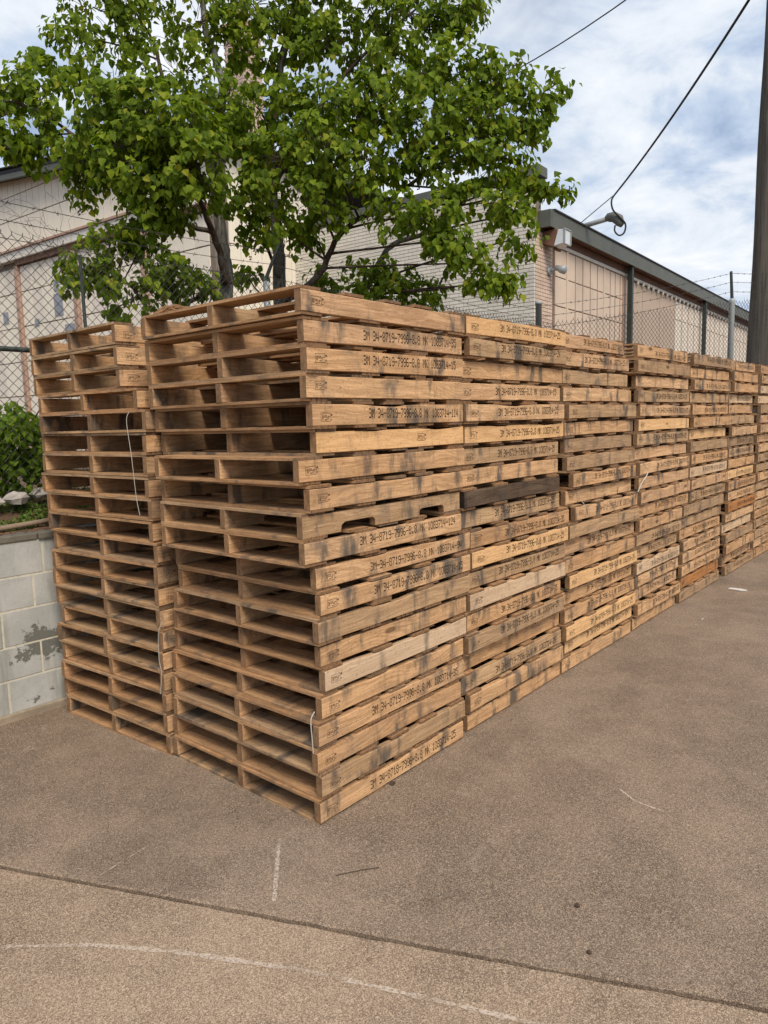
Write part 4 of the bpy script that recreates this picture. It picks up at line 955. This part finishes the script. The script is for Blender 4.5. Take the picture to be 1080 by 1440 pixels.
# loose strapping and debris
M_STRAP = simple('pale_plastic_strap', (0.42, 0.40, 0.35), 0.4, 30, 0.2, 0, 0.0)
def strap(pts, label, wd=0.006, name='strap_scrap'):
    c = curve(pts, 6); mb = MB()
    for a, b in zip(c, c[1:]):
        s = Vector((0.75, 0.66, 0))*wd/2; mb.quad(a-s, b-s, b+s, a+s)
    o = mb.build(name, M_STRAP); so_ = o.modifiers.new('thick', 'SOLIDIFY'); so_.thickness = 0.0008
    tag(o, label, 'strap', 'loose strapping scraps')
strap([(-1.245, -0.035, 1.83), (-1.25, -0.05, 1.78), (-1.225, -0.05, 1.6), (-1.215, -0.045, 1.4), (-1.20, -0.04, 1.3)], 'long pale strap hanging down the stack against the block wall', 0.0028)
strap([(-1.075, -0.01, 0.77), (-1.11, -0.03, 0.70), (-1.125, -0.03, 0.55), (-1.11, -0.03, 0.47), (-1.135, -0.03, 0.35)], 'thin strap dangling between the corner stack and the wall stack', 0.003)
strap([(-0.028, 0.03, 0.51), (-0.026, 0.005, 0.48), (-0.022, 0.004, 0.40), (-0.020, 0.006, 0.33)], 'short translucent strap end hanging from the corner of the corner stack', 0.0045)
strap([(0.02, 3.62, 1.38), (0.05, 3.68, 1.30), (0.03, 3.60, 1.21), (0.02, 3.56, 1.15)], 'curled white strap caught between the third and fourth stacks', 0.008)
strap([(0.02, 2.55, 1.18), (0.04, 2.58, 1.13), (0.03, 2.62, 1.08)], 'short curled strap poking out of the third stack', 0.006)
M_SCRAP = simple('white_scrap', (0.62, 0.60, 0.55), 0.7)
mb = MB(); mb.prism([(-0.08, -0.03), (0.04, -0.04), (0.09, 0.0), (0.03, 0.035), (-0.07, 0.025)], lambda a, b: (0.27+a, 5.56+b, 0.004), lambda a, b: (0.27+a, 5.56+b, 0.012+0.02*abs(a)))
tag(mb.build('paper_scrap', M_SCRAP), 'flat white scrap lying on the concrete near the far stacks', 'litter')
M_DEB = simple('dead_leaf_brown', (0.07, 0.045, 0.03), 0.9)
deb = [(1.109, 0.21, 0.012, 'tiny dark pebble on the broomed concrete'), (1.24, 0.02, 0.010, 'small pebble near the concrete joint'), (0.55, 6.2, 0.05, 'dead brown leaf lying by the far stacks'), (0.85, 5.0, 0.03, 'brown leaf crumb out on the open concrete'), (0.03, 0.47, 0.03, 'dead leaf tucked against the foot of the corner stack'), (0.33, 4.3, 0.02, 'white crumb by the foot of the fourth stack')]
for i, (x, y, s, lb) in enumerate(deb):
    r = random.Random(500+i); mb = MB()
    if s < 0.02:
        for kz, f in ((0, 0.9), (0.6, 1.0), (1.0, 0.5)):
            for j in range(6): mb.v.append(Vector((math.cos(j*1.047)*f*s*r.uniform(0.7, 1), math.sin(j*1.047)*f*s*r.uniform(0.7, 1), kz*s)))
        for k in range(2):
            for j in range(6): mb.f.append((k*6+j, k*6+(j+1) % 6, (k+1)*6+(j+1) % 6, (k+1)*6+j))
        mb.f.append(tuple(12+j for j in range(6)))
        nm, ct = 'pebble', 'pebble'
    else:
        leaf(mb, Vector((0, 0, 0.004)), Vector((math.cos(i*2.1), math.sin(i*2.1), 0.05)), Vector((0, 0, 1)), s*1.6, s); nm, ct = ('paper_crumb', 'litter') if 'white' in lb else ('dead_leaf', 'leaf')
    o = mb.build(nm, M_SCRAP if 'white' in lb else M_DEB); o.location = (x, y, 0.0005); tag(o, lb, ct)
tw = MB().tube([(0.30, -0.20, 0.004), (0.36, -0.112, 0.006), (0.40, -0.06, 0.004)], 0.0016, 5)
tag(tw.build('twig', M_DEB), 'thin dry twig on the concrete in front of the corner stack', 'twig')
